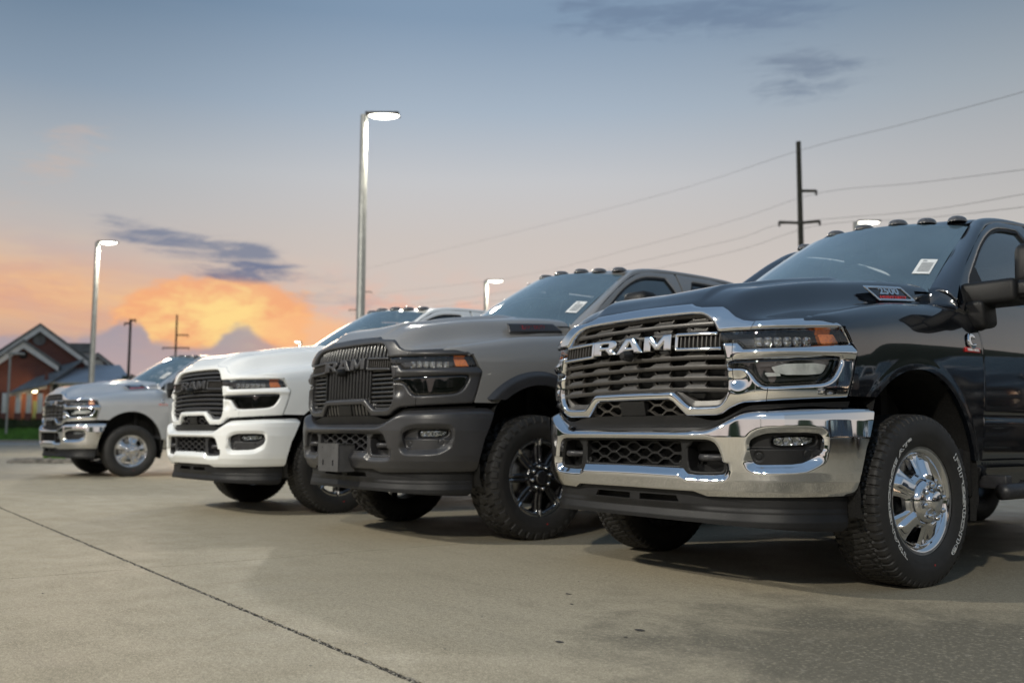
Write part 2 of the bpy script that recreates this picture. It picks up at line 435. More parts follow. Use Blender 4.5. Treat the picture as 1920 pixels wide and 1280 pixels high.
def text_mesh(s, size, depth=.002, bevel=0., outline=0., shear=0., space=1.0, bold=0.):
    cu = bpy.data.curves.new('txt', 'FONT'); cu.body = s; cu.size = size; cu.align_x = 'CENTER'; cu.align_y = 'CENTER'
    cu.shear = shear; cu.space_character = space; cu.resolution_u = 4; cu.offset = bold
    if outline: cu.fill_mode = 'NONE'; cu.bevel_depth = outline; cu.bevel_resolution = 0
    else: cu.extrude = depth; cu.bevel_depth = bevel; cu.bevel_resolution = 1 if bevel else 0
    o = bpy.data.objects.new('txt', cu); COL.objects.link(o)
    dg = bpy.context.evaluated_depsgraph_get(); dg.update()
    me = bpy.data.meshes.new_from_object(o.evaluated_get(dg))
    bpy.data.objects.remove(o); bpy.data.curves.remove(cu)
    me.materials.clear(); me.materials.append(None)
    return me

# ---------------------------------------------------------------- truck: developed surfaces of the front end
class Plan:
    def __init__(s, pts):
        P = crom(pts, 40); d = np.r_[0, np.cumsum(np.hypot(*np.diff(P, axis=0).T))]
        s.u, s.P = d, P; T = np.gradient(P, d, axis=0); T /= np.linalg.norm(T, axis=1)[:, None]
        T[0] = (1, 0); s.N = np.stack([T[:, 1], -T[:, 0]], 1)
    def __call__(s, u, ins=0.):
        a = np.abs(u); g = np.where(np.asarray(u) < 0, -1., 1.); i = lambda q: np.interp(a, s.u, q)
        return g*(i(s.P[:, 0])-i(s.N[:, 0])*ins), i(s.P[:, 1])-i(s.N[:, 1])*ins
FAS = Plan([(0, -1.003), (.3, -.998), (.5, -.984), (.62, -.963), (.72, -.920), (.82, -.835), (.91, -.705), (.97, -.575), (.995, -.45), (1.0, -.25)])
BUM = Plan([(0, -1.035), (.3, -1.029), (.55, -1.002), (.7, -.955), (.83, -.866), (.92, -.75), (.97, -.635), (1.0, -.5), (1.005, -.30)])
_fz = crom([(.78, .030), (.85, .010), (.92, .0), (1.0, 0), (1.15, .006), (1.25, .020), (1.3, .034), (1.34, .054), (1.37, .075), (1.40, .10)], 10)
def fas_in(u, z): return np.interp(z, _fz[:, 0], _fz[:, 1])
def fmap(off):
    def f(u, z):
        x, y = FAS(u, fas_in(u, z)-(off(u, z) if callable(off) else off)); return x, y, z+0*u
    f.base = lambda u, z: (*FAS(u, fas_in(u, z)*.6), z+0*u)
    return f
TOP = [(-.2, 1.38), (0, 1.38), (.20, 1.376), (.35, 1.372), (.385, 1.356), (.43, 1.346), (.50, 1.341), (.56, 1.336), (.60, 1.316), (.645, 1.280), (.69, 1.261), (.735, 1.255), (.8, 1.257), (1.0, 1.266), (1.1, 1.269), (1.14, 1.260), (1.166, 1.240)]
REAR = [(1.184, 1.221), (1.203, 1.189), (1.221, 1.150), (1.246, 1.122), (1.238, 1.076), (1.214, .995), (1.183, .903)]
BOT = [(1.0, .893), (.8, .882), (.75, .879), (.69, .876), (.66, .868), (.62, .851), (.575, .825), (.54, .817), (.362, .817), (.285, .887), (.255, .900), (-.2, .901)]
OUTL = TOP+REAR+BOT
GOPEN = chaikin([(-.6, 1.32), (.15, 1.319), (.27, 1.317), (.42, 1.312), (.47, 1.298), (.52, 1.263), (.552, 1.214), (.575, 1.169), (.592, 1.113), (.606, 1.041), (.612, .965), (.606, .915), (.572, .874), (.53, .864), (.40, .864), (.372, .872), (.30, .934), (.27, .942), (-.6, .940)], 1)
LUP = [(.557, 1.210), (.631, 1.212), (.72, 1.211), (.94, 1.214), (1.165, 1.222), (1.184, 1.205), (1.203, 1.175), (1.214, 1.150), (.935, 1.134), (.75, 1.128), (.695, 1.127), (.662, 1.157), (.575, 1.162)]
LLO = chaikin([(.602, 1.072), (.786, 1.074), (1.01, 1.085), (1.145, 1.090), (1.156, 1.073), (1.127, 1.016), (1.1, .985), (1.06, .967), (.99, .960), (.80, .950), (.765, .962), (.719, 1.025), (.689, 1.038), (.613, 1.040)], 1)
def seam_u(z): return np.interp(z, [.88, .945, .955, 1.195, 1.212, 1.256], [.793, .801, .640, .640, .725, .75])
def sur(U, Z):
    A = np.abs(U)
    return np.maximum.reduce([sdp(A, Z, OUTL), -sdp(A, Z, GOPEN), -sdp(A, Z, LUP), -sdp(A, Z, LLO)])
def sur_off(U, Z):
    A = np.abs(U); g = sdp(A, Z, GOPEN)
    o = -roll(np.maximum(0, -sdp(A, Z, OUTL)), .012)-roll(np.maximum(0, g), .020)
    o -= roll(np.maximum(0, sdp(A, Z, LUP)), .016)+roll(np.maximum(0, sdp(A, Z, LLO)), .016)
    # proud crown on the bar between the lamps, dished triangle beside the grille
    o += .010*np.exp(-((Z-1.108)/.02)**2)*sstep(A, .62, .70)
    o -= .016*np.exp(-((A-.665)/.035)**2-((Z-.985)/.035)**2)
    o += .006*np.exp(-((Z-1.232)/.016)**2)*sstep(A, .70, .78)
    return o
MC = {}
us = AR(-.83, .83, .005); zs = AR(.80, 1.39, .0045)
MC['grille_surround'] = panel('grille_surround', us, zs, lambda U, Z: np.maximum(sur(U, Z), np.abs(U)-seam_u(Z)+.0015), fmap(sur_off), .045)
us = AR(.58, 1.27, .0045); zs = AR(.87, 1.28, .004)
MC['bezel'] = panel('headlight_bezel', us, zs, lambda U, Z: np.maximum(sur(U, Z), seam_u(Z)+.0015-U), fmap(sur_off), .04)
def lens_off(U, Z): return -.012+0*U
for k, poly in (('lens_up', LUP), ('lens_lo', LLO)):
    P = np.asarray(poly); us = AR(P[:, 0].min()-.01, P[:, 0].max()+.01, .008); zs = AR(P[:, 1].min()-.01, P[:, 1].max()+.01, .006)
    f = lambda U, Z, poly=poly: sdp(U, Z, poly)+.003
    MC[k] = panel(k, us, zs, f, fmap(lambda U, Z, poly=poly: -.010-roll(np.maximum(0, -sdp(U, Z, poly)), .008)), .0)
# lamp interior (deep dark dish, chrome strip, reflector cups, light pipes)
ub = AR(.55, 1.22, .01)
MC['lamp_housing'] = panel('lamp_housing', ub, AR(.93, 1.235, .01), lambda U, Z: np.maximum(U-1.225+.4*np.abs(Z-1.1)*0, -1.0), fmap(lambda U, Z: -.085-.02*np.cos(U*40)*0), 0.)
def strip(name, u0, u1, z0, z1, d0, d1, du=.012, skirt=.01, sl=0.):
    return panel(name, AR(u0, u1, du), np.linspace(z0, z1, 5), lambda U, Z: 0*U-1, lambda u, z: fmap(lambda U, Z: -(d0+(d1-d0)*(Z-z0)/(z1-z0)))(u, z+sl*(u-u0)), skirt)
MC['lamp_strip'] = strip('lamp_strip', .565, 1.185, 1.185, 1.212, .065, .022, sl=.012)
cups = []
for i, uc in enumerate(np.linspace(.76, 1.0, 6)):
    cups.append(panel('cup', AR(uc-.019, uc+.019, .0035), AR(1.136, 1.180, .0035), lambda U, Z, uc=uc: sbox(U, Z, uc-.019, uc+.019, 1.137, 1.179, .010),
        fmap(lambda U, Z, uc=uc: -.035-.030*np.cos(np.clip(np.hypot((U-uc)/.019, (Z-1.158)/.021), 0, 1)*math.pi/2)), .004))
for i, uc in enumerate(np.linspace(.86, 1.06, 4)):
    cups.append(panel('cup', AR(uc-.022, uc+.022, .004), AR(1.035, 1.066, .004), lambda U, Z, uc=uc: sbox(U, Z, uc-.021, uc+.021, 1.037, 1.064, .006),
        fmap(lambda U, Z, uc=uc: -.05-.016*np.cos(np.clip(np.hypot((U-uc)/.022, (Z-1.05)/.014), 0, 1)*math.pi/2)), .004))
MC['lamp_reflectors'] = merge('reflector', cups)
MC['amber'] = panel('amber', AR(1.04, 1.18, .006), AR(1.14, 1.205, .006), lambda U, Z: sdp(U, Z, [(1.052, 1.191), (1.134, 1.193), (1.158, 1.151), (1.066, 1.147)]), fmap(-.026), .03)
MC['light_pipe'] = merge('light_pipe', [
    panel('lp', AR(.80, 1.10, .006), AR(.98, 1.07, .005), lambda U, Z: sdp(U, Z, chaikin([(.815, 1.052), (1.10, 1.062), (1.082, 1.024), (1.055, 1.006), (.845, 1.004)], 1)), fmap(lambda U, Z: -.040+.004*np.sin(U*55)), .02),
    panel('lp', AR(.77, .88, .006), AR(.985, 1.03, .005), lambda U, Z: sdp(U, Z, [(.785, 1.015), (.86, 1.012), (.865, .998), (.80, .996)]), fmap(-.026), .02)])
MC['lamp_trim'] = panel('lamp_trim', AR(.70, 1.16, .005), AR(.945, 1.09, .004), lambda U, Z: np.maximum(np.abs(sdp(U, Z, LLO)+.026)-.006, np.where(U < .76, 1., -1.)*.02), fmap(-.045), .02)
# grille insert
GIN = lambda U, Z: sdp(np.abs(U), Z, GOPEN)
TR = [-.505, -.275, -.05, .18, .41]
def bar_mesh(zc, skip=None):
    def s(U, Z):
        zz = Z-zc+.012*(U/.6)**2-.004
        d = np.abs(zz)-.0098
        for c in TR: d = np.minimum(d, sdp(U-c, zz, [(-.077, .005), (.077, .005), (.050, .0235), (-.050, .0235)]))
        return np.maximum(d, GIN(U, Z)-.012)
    def o(U, Z):
        zz = Z-zc+.012*(U/.6)**2-.004
        return -.030-np.clip(zz-.009, 0, 1)*.55-np.clip(-.002-zz, 0, 1)*.8
    return panel('grille_bar', AR(-.63, .63, .006), AR(zc-.028, zc+.036, .0022), s, fmap(o), .022)
MC['bars'] = [bar_mesh(z) for z in (1.264, 1.212, 1.158, 1.101, 1.054, .999, .946)]
def lattice(U, Z):
    d = np.full(U.shape, 1.)
    for zc in (1.264, 1.212, 1.158, 1.101, 1.054, .999, .946):
        zz = Z-zc+.012*(U/.6)**2-.004
        for c in TR:
            for g in (-1, 1):
                d = np.minimum(d, sseg(U-c, zz, (g*.043, .023), (g*.066, .054))-.0030)
            d = np.minimum(d, sseg(U-c, zz, (-.044, .026), (.044, .026))-.0022)
    return np.maximum(d, GIN(U, Z)-.01)
MC['lattice'] = panel('grille_lattice', AR(-.62, .62, .0035), AR(.86, 1.33, .003), lattice, fmap(-.050), .02)
MC['grille_frame'] = panel('grille_frame', AR(-.66, .66, .006), AR(.84, 1.34, .005), lambda U, Z: np.maximum(GIN(U, Z)-.012, -GIN(U, Z)-.014-.012*sstep(-Z, -.93, -.89)), fmap(lambda U, Z: -.036-.5*np.clip(-GIN(U, Z), 0, 1)), .03)
MC['radiator'] = panel('radiator', AR(-.66, .66, .03), AR(.70, 1.345, .03), lambda U, Z: 0*U-1, fmap(-.115), 0)
def brk(U, Z): # C shaped bracket each side of the letters
    A = np.abs(U); zo = 1.180; dz_ = Z-zo+.012*(A-.3)/.3
    return np.maximum.reduce([np.abs(sbox(A, dz_, .303, .75, -.045, .045, .012)+.0085)-.0085, A-np.interp(Z, [1.13, 1.22], [.581, .552]), -U])
MC['bracket'] = panel('bracket', AR(.28, .6, .004), AR(1.115, 1.245, .003), brk, fmap(lambda U, Z: .004-roll(np.maximum(0, -brk(U, Z)), .008)), .035)
def slats(U, Z):
    A = np.abs(U); k = (A-.36)/.0262; d = np.abs(k-np.round(k))*.0262-.0035
    return np.maximum.reduce([d, sbox(A, Z-1.180+.012*(A-.3)/.3, .318, .57, -.037, .037)])
MC['bracket_plate'] = panel('bracket_plate', AR(.30, .58, .006), AR(1.135, 1.225, .006), lambda U, Z: np.maximum(sbox(np.abs(U), Z-1.180+.012*(np.abs(U)-.3)/.3, .312, .62, -.040, .040), np.abs(U)-.572), fmap(-.024), .004)
MC['bracket_slats'] = panel('bracket_slats', AR(-.58, .58, .0025), AR(1.135, 1.225, .005), slats, fmap(-.010), .012)
# letters
def letter(ch):
    def s(a, b):
        P = lambda *p: sdp(a, b, p)
        if ch == 'R':
            d = np.minimum(sbox(a, b, 0, .34, 0, 1, .02), sbox(a, b, 0, 1.0, .34, 1, .26)); d = np.minimum(d, sbox(a, b, 0, .5, .34, 1, .02))
            d = np.minimum(d, P((.46, .42), (.80, .42), (1.06, 0), (.70, 0)))
            return np.maximum(d, -sbox(a, b, .34, .66, .58, .76, .06))
        if ch == 'A':
            d = P((0, 0), (.36, 1), (.68, 1), (1.04, 0), (.72, 0), (.66, .18), (.38, .18), (.32, 0)); return np.maximum(d, -P((.44, .40), (.60, .40), (.52, .70)))
        d = np.minimum(sbox(a, b, 0, .27, 0, 1), sbox(a, b, .78, 1.05, 0, 1))
        return np.minimum(d, np.minimum(P((0, 1), (.30, 1), (.62, .28), (.52, .08), (.45, .08)), P((1.05, 1), (.75, 1), (.43, .28), (.53, .08), (.60, .08))))
    return s
def letter_mesh(ch, u0, w, z0, h):
    s = letter(ch); f = lambda U, Z: s((U-u0)/w, (Z-z0)/h)*min(w, h)
    return panel('letter', AR(u0-.02, u0+w*1.1+.02, .0025), AR(z0-.006, z0+h+.006, .0025), f, fmap(lambda U, Z: .016-roll(np.maximum(0, -f(U, Z)), .006)), .045)
MC['letters'] = [letter_mesh('R', -.286, .178, 1.144, .078), letter_mesh('A', -.108, .196, 1.142, .080), letter_mesh('M', .100, .178, 1.143, .078)]
MC['camera_pod'] = lathe('camera_pod', [(-.03, .0), (-.028, .018), (-.01, .026), (.03, .030)], 20, 'y')
# small lower opening
LOWP = [(.30, .895), (.362, .822), (.362, .815), (-.362, .815), (-.362, .822), (-.30, .895), (-.26, .905), (.26, .905)]
def wave(U, c, p=.112, h=.0125): # trapezoid wave
    t = np.abs(((U-c)/p+.5) % 1.0-.5)*2; return h*np.clip((.5-t)*4.0, -1, 1)
def hexrows(z0, dz_, n, p, h, t):
    def s(U, Z):
        d = np.full(U.shape, 1.)
        for k in range(n):
            w = wave(U, 0 if k % 2 else p/2, p, h)
            d = np.minimum(d, np.abs(Z-z0-dz_*k-w)*.86-t)
        return d
    return s
MC['lower_lattice'] = panel('lower_lattice', AR(-.37, .37, .003), AR(.815, .91, .003), lambda U, Z: np.maximum(np.minimum(hexrows(.836, .026, 3, .155, .012, .004)(U, Z), np.abs(Z-.818)-.003), sdp(U, Z, LOWP)), fmap(-.030), .02)
MC['sensor_plate'] = panel('sensor_plate', AR(-.105, .105, .01), AR(.815, .905, .006), lambda U, Z: sbox(U, Z, -.10, .08, .824, .896, .006), fmap(-.012), .03)
# ---------------------------------------------------------------- bumper
_bt = np.array([(0, .762), (.40, .762), (.48, .764), (.53, .772), (.58, .790), (.64, .818), (.69, .841), (.74, .851), (.85, .855), (1.1, .866), (1.30, .873), (1.36, .872), (1.385, .860)])
def btop(u): return np.interp(np.abs(u), *crom(_bt, 8).T)
BREAR = [(1.39, .90), (1.386, .858), (1.372, .841), (1.292, .672), (1.257, .535), (1.252, .475), (1.240, .456)]
BREARp = [(2, .90)]+BREAR+[(1.2, .30), (2, .3)]
def bbot(u): return np.interp(np.abs(u), [0, .42, .485, .87, 1.22, 1.3], [.465, .463, .442, .449, .455, .456])
FOG = chaikin([(.729, .692), (.742, .714), (.792, .735), (.845, .740), (1.036, .741), (1.062, .722), (1.065, .676), (1.051, .647), (1.006, .619), (.957, .598), (.814, .594), (.762, .593), (.740, .606), (.731, .659)], 1)
LGR = chaikin([(-.8, .711), (.50, .711), (.556, .701), (.585, .667), (.607, .585), (.607, .566), (.588, .549), (.40, .546), (.378, .560), (.362, .577), (-.8, .574)], 1)
def bum_sdf(U, Z):
    A = np.abs(U)
    return np.maximum.reduce([Z-btop(U), bbot(U)-Z, -sdp(A, Z, FOG), -sdp(A, Z, LGR), -sdp(A, Z, BREARp)])
def bum_off(U, Z):
    A = np.abs(U); t = np.maximum(0, btop(U)-Z)
    o = -.060*(1-sstep(t, -.012, .040))**1.5
    o -= .022*sstep(-Z, -.70, -.58)*0
    tilt = np.interp(Z, [.44, .47, .52, .56, .62, .72, .80, .86], [-.045, -.022, .0, .006, .010, .016, .010, .0]); o += tilt
    g = np.maximum(0, sdp(A, Z, LGR)); f = np.maximum(0, sdp(A, Z, FOG))
    wl = np.where(Z < .60, .046, .020); o -= np.where(Z < .60, .036, .016)*(1-sstep(g, -.012, wl))
    wf = .020+.022*sstep(-Z, -.66, -.60)+.010*sstep(Z, .70, .75); o -= (.016+.022*sstep(-Z, -.66, -.60)+.006*sstep(Z, .70, .75))*(1-sstep(f, -.014, wf))
    o -= roll(np.maximum(0, -sdp(A, Z, BREARp)*-1), .012)*0
    return o
def bmap(off):
    def f(u, z):
        x, y = BUM(u, -(off(u, z) if callable(off) else off)); return x, y, z+0*u
    f.base = lambda u, z: (*BUM(u, 0*u), z+0*u)
    return f
MC['bumper'] = panel('bumper', AR(-1.40, 1.40, .0065), AR(.435, .88, .0042), bum_sdf, bmap(bum_off), .030)
MC['bumper_step'] = panel('bumper_step', AR(-1.39, 1.39, .03), np.linspace(0, 1, 4), lambda U, Z: 0*U-1, lambda u, t: (lambda a, b: ((1-t)*a[0]+t*b[0], (1-t)*a[1]+t*b[1], btop(u)-.004+t*.018))(BUM(u, .055), BUM(u, .17)), 0)
# gasket between fascia and bumper
MC['gasket'] = panel('gasket', AR(-1.21, 1.21, .02), np.linspace(0, 1, 4), lambda U, Z: 0*U-1, lambda u, t: (lambda q: (q[0], q[1], btop(u)-.03+t*(.045+.045*np.exp(-(u/.5)**8))))(FAS(u, .024+.02*(1-t))), .0)
def fog_plate(U, Z): return sdp(np.abs(U), Z, FOG)-.012
us = AR(.70, 1.09, .005); zs = AR(.575, .76, .004)
FL = chaikin([(.829, .709), (.856, .722), (1.036, .725), (1.046, .703), (1.027, .690), (.966, .678), (.834, .677)], 1)
def fog_off(U, Z):
    o = -.028-.012*sstep(Z, .664, .672)
    for c, zc in ((.768, .632), (.998, .645)):
        r = np.hypot(U-c, Z-zc); o = o-.006*np.exp(-((r-.0185)/.003)**2)
    o = o-.045*sstep(-sdp(U, Z, FL), -.010, .006)
    return o
MC['fog_bezel'] = panel('fog_bezel', us, zs, fog_plate, bmap(fog_off), .01)
MC['fog_lens'] = panel('fog_lens', us, zs, lambda U, Z: sdp(U, Z, FL)+.002, bmap(-.046), 0)
fl = []
for i, uc in enumerate((.862, .912, .962, 1.010)):
    fl.append(panel('cup', AR(uc-.024, uc+.024, .004), AR(.68, .722, .004), lambda U, Z, uc=uc: np.maximum(sbox(U, Z, uc-.0235, uc+.0235, .68, .722, .006), sdp(U, Z, FL)+.004),
        bmap(lambda U, Z, uc=uc: -.058-.020*np.cos(np.clip(np.hypot((U-uc)/.024, (Z-.70)/.021), 0, 1)*math.pi/2)), .003))
MC['fog_reflector'] = merge('fog_reflector', fl)
MC['fog_backing'] = panel('fog_backing', us[::3], zs[::3], fog_plate, bmap(-.088), 0)
MC['sensor'] = lathe('park_sensor', [(-.006, 0), (-.006, .012), (-.004, .0145), (.012, .0145)], 18, 'y')
# lower grille plastic: frame with three windows, honeycomb, hooks
def lg_frame(U, Z):
    A = np.abs(U); o = sdp(A, Z, LGR)
    w = np.minimum(sdp(A, Z, chaikin([(-.5, .699), (.335, .699), (.350, .690), (.350, .590), (.338, .580), (-.5, .580)], 1)), sdp(A, Z, chaikin([(.388, .698), (.545, .697), (.572, .668), (.594, .585), (.592, .567), (.578, .559), (.418, .556), (.394, .575)], 1)))
    return np.maximum(o-.010, -w)
MC['lower_frame'] = panel('lower_frame', AR(-.63, .63, .005), AR(.535, .722, .004), lg_frame, bmap(lambda U, Z: -.022-roll(np.maximum(0, -lg_frame(U, Z)), .007)), .075)
MC['honeycomb'] = panel('honeycomb', AR(-.355, .355, .0028), AR(.575, .703, .0026), lambda U, Z: np.maximum(hexrows(.600, .0262, 4, .152, .0118, .0042)(U, Z), sbox(U, Z, -.352, .352, .578, .701)), bmap(-.050), .03)
MC['lower_void'] = panel('lower_void', AR(-.63, .63, .03), AR(.52, .74, .02), lambda U, Z: 0*U-1, bmap(-.15), 0)
bxs = []
for z0, z1 in ((.655, .70), (.555, .588)): bxs.append(panel('pl', AR(.40, .60, .01), AR(z0, z1, .006), lambda U, Z: 0*U-1, bmap(-.085), .01))
MC['hook_pocket'] = merge('hook_pocket', bxs)
_hp = []
for t in np.linspace(0, 1, 13):
    q = math.pi*(t-.5); _hp.append((.485+.082*math.sin(q) if 0 else .40+.19*t, -.90-.088*max(0,math.cos(q))**.7, .622))
MC['tow_hook'] = xform(tube('tow_hook', _hp, .0125, 10), lambda x, y, z: (x, y, .622+(z-.622)*1.35))
# air dam
def dam_sdf(U, Z):
    A = np.abs(U)
    s = sdp(A, Z, [(-.3, .462), (.415, .461), (.480, .441), (.87, .447), (1.222, .449), (1.243, .443), (1.235, .371), (1.222, .315), (1.195, .294), (1.12, .293), (.95, .299), (.73, .309), (.45, .316), (-.3, .318)])
    for P in ([(.034, .437), (.290, .438), (.312, .405), (.034, .403)],): s = np.maximum(s, -sdp(A, Z, P)-.002)
    return s
MC['air_dam'] = panel('air_dam', AR(-1.26, 1.26, .006), AR(.285, .47, .004), dam_sdf, bmap(lambda U, Z: np.interp(Z, [.28, .31, .335, .37, .40, .445, .46], [-.060, -.050, -.049, -.060, -.052, -.054, -.052])-.012*sstep(np.abs(U), .3, .5)*sstep(Z, .37, .40)), .012)
MC['dam_void'] = panel('dam_void', AR(-.45, .45, .03), AR(.38, .46, .02), lambda U, Z: 0*U-1, bmap(-.12), 0)
# ---------------------------------------------------------------- hood and fenders: one lofted skin
ST = {
-.90: [(0,1.425),(.22,1.430),(.36,1.432),(.47,1.420),(.56,1.388),(.68,1.305),(.86,1.262),(.885,1.258),(.90,1.25),(.905,1.22),(.91,1.14),(.91,.95),(.90,.6)],
-.77: [(0,1.465),(.22,1.470),(.38,1.473),(.51,1.458),(.60,1.426),(.70,1.318),(.868,1.267),(.89,1.261),(.905,1.252),(.915,1.225),(.922,1.15),(.922,.95),(.91,.6)],
-.60: [(0,1.508),(.22,1.514),(.40,1.514),(.54,1.497),(.625,1.468),(.715,1.346),(.838,1.300),(.885,1.296),(.925,1.280),(.950,1.243),(.965,1.16),(.968,.95),(.955,.6)],
-.40: [(0,1.548),(.22,1.554),(.41,1.552),(.56,1.530),(.655,1.497),(.738,1.385),(.815,1.338),(.870,1.336),(.925,1.318),(.965,1.273),(.988,1.17),(.992,.95),(.975,.6)],
-.10: [(0,1.590),(.22,1.595),(.42,1.590),(.585,1.562),(.695,1.518),(.765,1.422),(.803,1.387),(.860,1.388),(.925,1.365),(.970,1.308),(.998,1.18),(1.0,.95),(.985,.6)],
.20: [(0,1.618),(.22,1.622),(.44,1.612),(.60,1.580),(.725,1.533),(.785,1.455),(.802,1.412),(.850,1.414),(.920,1.391),(.967,1.328),(.999,1.19),(1.0,.95),(.99,.6)],
.45: [(0,1.632),(.22,1.634),(.44,1.622),(.61,1.588),(.735,1.542),(.790,1.490),(.803,1.432),(.845,1.435),(.912,1.413),(.962,1.345),(.998,1.2),(1.0,.95),(.995,.6)],
.62: [(0,1.638),(.22,1.640),(.44,1.626),(.62,1.590),(.74,1.545),(.792,1.495),(.804,1.442),(.843,1.445),(.908,1.424),(.960,1.355),(.998,1.2),(1.0,.95),(.995,.6)]}
_ys = sorted(ST); _A = np.array([ST[y] for y in _ys])             # stations x points x 2
_S = np.linspace(0, 12, 12*10+1)
_B = np.stack([crom(a, 10) for a in _A])                            # dense along the section
_Yd = AR(-.90, .62, .01)
def _cub(yq, ys, vals):
    P = np.stack([np.r_[y] for y in ys]).ravel(); n = len(P)
    m = np.zeros_like(vals); h = np.diff(P)
    dl = (vals[1:]-vals[:-1])/h[:, None, None]
    m[1:-1] = (dl[:-1]*h[1:, None, None]+dl[1:]*h[:-1, None, None])/(h[:-1]+h[1:])[:, None, None]; m[0] = dl[0]; m[-1] = dl[-1]
    k = np.clip(np.searchsorted(P, yq)-1, 0, n-2); t = ((yq-P[k])/h[k])[:, None, None]; H = h[k][:, None, None]
    return (2*t**3-3*t**2+1)*vals[k]+(t**3-2*t**2+t)*H*m[k]+(-2*t**3+3*t**2)*vals[k+1]+(t**3-t**2)*H*m[k+1]
_D = _cub(_Yd, _ys, _B)                                             # (ny, ns, 2)
def bil(s, y):
    a = np.clip((y-_Yd[0])/.01, 0, len(_Yd)-1.001); b = np.clip(s*10, 0, 119.999)
    i = a.astype(int); j = b.astype(int); fa = (a-i)[..., None]; fb = (b-j)[..., None]
    r = (_D[i, j]*(1-fa)+_D[i+1, j]*fa)*(1-fb)+(_D[i, j+1]*(1-fa)+_D[i+1, j+1]*fa)*fb
    return r[..., 0], r[..., 1]
_tu = crom(TOP[1:], 10); _tz = _tu[:, 1]; _ex, _ey = FAS(_tu[:, 0], fas_in(_tu[:, 0], _tz)+.014)
_o = np.argsort(_ex); _ex, _ey, _tz2 = _ex[_o], _ey[_o], _tz[_o]
def hood_map(s, y):
    a = np.abs(s); g = np.where(s < 0, -1., 1.); x, z = bil(a, y)
    yf = np.interp(x, _ex, _ey); ze = np.interp(x, _ex, _tz2)+.004; d = np.maximum(0, y-yf)
    w = 1-np.exp(-d/.075)
    xe = np.interp(y, [-.95, .3], [.375, .465])
    z = z-.034*sstep(y, -.86, -.5)*(1-sstep(x, .45, .78))-.006+.022*(1-sstep(x, xe-.012, xe+.040))*sstep(d, .0, .10)*(1-sstep(y, .05, .24)*.8)+.012*sstep(y, -.2, .3)
    z = ze+(z-ze)*w-.010*np.exp(-d/.012)
    return g*x, y, z
def hood_sdf(s, y):
    a = np.abs(s); x, z = bil(a, y); yf = np.interp(x, _ex, _ey)
    rear = np.interp(x, [0, .3, .5, .65, .74, .80], [.215, .235, .275, .34, .44, .455])
    return np.maximum.reduce([(yf+.002-y), y-rear, (a-5.94)*.05])
_hs = np.concatenate([np.linspace(-6, -4, 34), np.linspace(-4, 4, 81)[1:-1], np.linspace(4, 6, 34)])
MC['hood'] = panel('hood', _hs, AR(-.96, .47, .011), hood_sdf, hood_map, .02)
def arch_d(y, z): return np.hypot(y*np.where(y > 0, 1.12, 1.02), np.where(z > .5, z-.5, (z-.5)*.25))-.552
def fen_map(s, y):
    x, z = bil(s, y)
    r = arch_d(y, z); x = x+.0015*(1-sstep(r, .030, .060))*np.where(s > 8, 1, 0)
    yt = np.interp(x, [.84, .868, .885, .905, .93, .955], [-.752, -.738, -.710, -.677, -.632, -.582])
    z = z-.016*np.exp(-np.maximum(0, y-yt)/.016)*(s < 9.2)
    return x, y+0*s, z
_rz = np.array(REAR); _ry = FAS(_rz[:, 0], fas_in(_rz[:, 0], _rz[:, 1]))[1]
_ro = np.argsort(_rz[:, 1])
def fen_sdf(s, y):
    x, z = bil(s, y)
    yb = np.interp(z, _rz[_ro, 1], _ry[_ro])+.006
    yt = np.interp(x, [.84, .868, .885, .905, .93, .955], [-.752, -.738, -.710, -.677, -.632, -.582])
    front = np.where(z > 1.20, np.minimum(np.where(z > 1.235, yt, yb), 5), yb)-y
    low = np.where(y < .1, .908-z, .598-z)
    return np.maximum.reduce([front, low, -arch_d(y, z), y-np.interp(z, [.55, .614, .84, 1.04, 1.25, 1.33, 1.41, 1.45, 1.5], [.545, .560, .584, .598, .592, .580, .575, .575, .575]), (6.06-s)*.05])
MC['fender'] = panel('fender', np.concatenate([np.linspace(6, 9, 31), np.linspace(9, 12, 70)[1:]]), AR(-.80, .62, .008), fen_sdf, fen_map, .022)
# ---------------------------------------------------------------- cab
ZS = [.45, .58, .64, .9, 1.15, 1.25, 1.35, 1.42, 1.48, 1.6, 1.75, 1.9, 2.0, 2.06]; XS = [.955, .975, .993, 1.0, 1.0, .990, .972, .955, .938, .897, .845, .785, .733, .695]
_xs = crom(list(zip(ZS, XS)), 8)
def Xs(z): return np.interp(z, _xs[:, 0], _xs[:, 1])
def side(ex=0.):
    def f(y, z):
        e = ex(y, z) if callable(ex) else ex
        return Xs(z)+.004*np.sin(np.clip((y-.6)/2.2, 0, 1)*math.pi)+e-.005*np.exp(-((z-.83)/.02)**2), y+0*z, z+0*y
    f.base = lambda y, z: (Xs(z), y+0*z, z+0*y)
    return f
SEAM = [(.560, .60), (.588, .84), (.600, 1.04), (.596, 1.25), (.585, 1.33), (.545, 1.39), (.520, 1.44), (.545, 1.54), (.663, 1.645), (.902, 1.816), (1.06, 1.915), (1.20, 1.98), (1.35, 2.022), (1.70, 2.042)]
FD = SEAM+[(1.703, 1.5), (1.700, .60)]
WIN1 = chaikin([(.64, 1.475), (.655, 1.56), (.823, 1.700), (.949, 1.800), (1.09, 1.888), (1.22, 1.945), (1.36, 1.978), (1.625, 1.985), (1.632, 1.475)], 1)
RD = [(1.712, .60), (1.715, 1.5), (1.712, 2.042), (2.15, 2.040), (2.50, 2.005), (2.66, 1.93), (2.72, 1.80), (2.735, 1.45), (2.725, 1.05), (2.60, .80), (2.52, .60)]
WIN2 = chaikin([(1.80, 1.475), (1.795, 1.985), (2.14, 1.982), (2.44, 1.950), (2.58, 1.86), (2.63, 1.50), (2.60, 1.475)], 1)
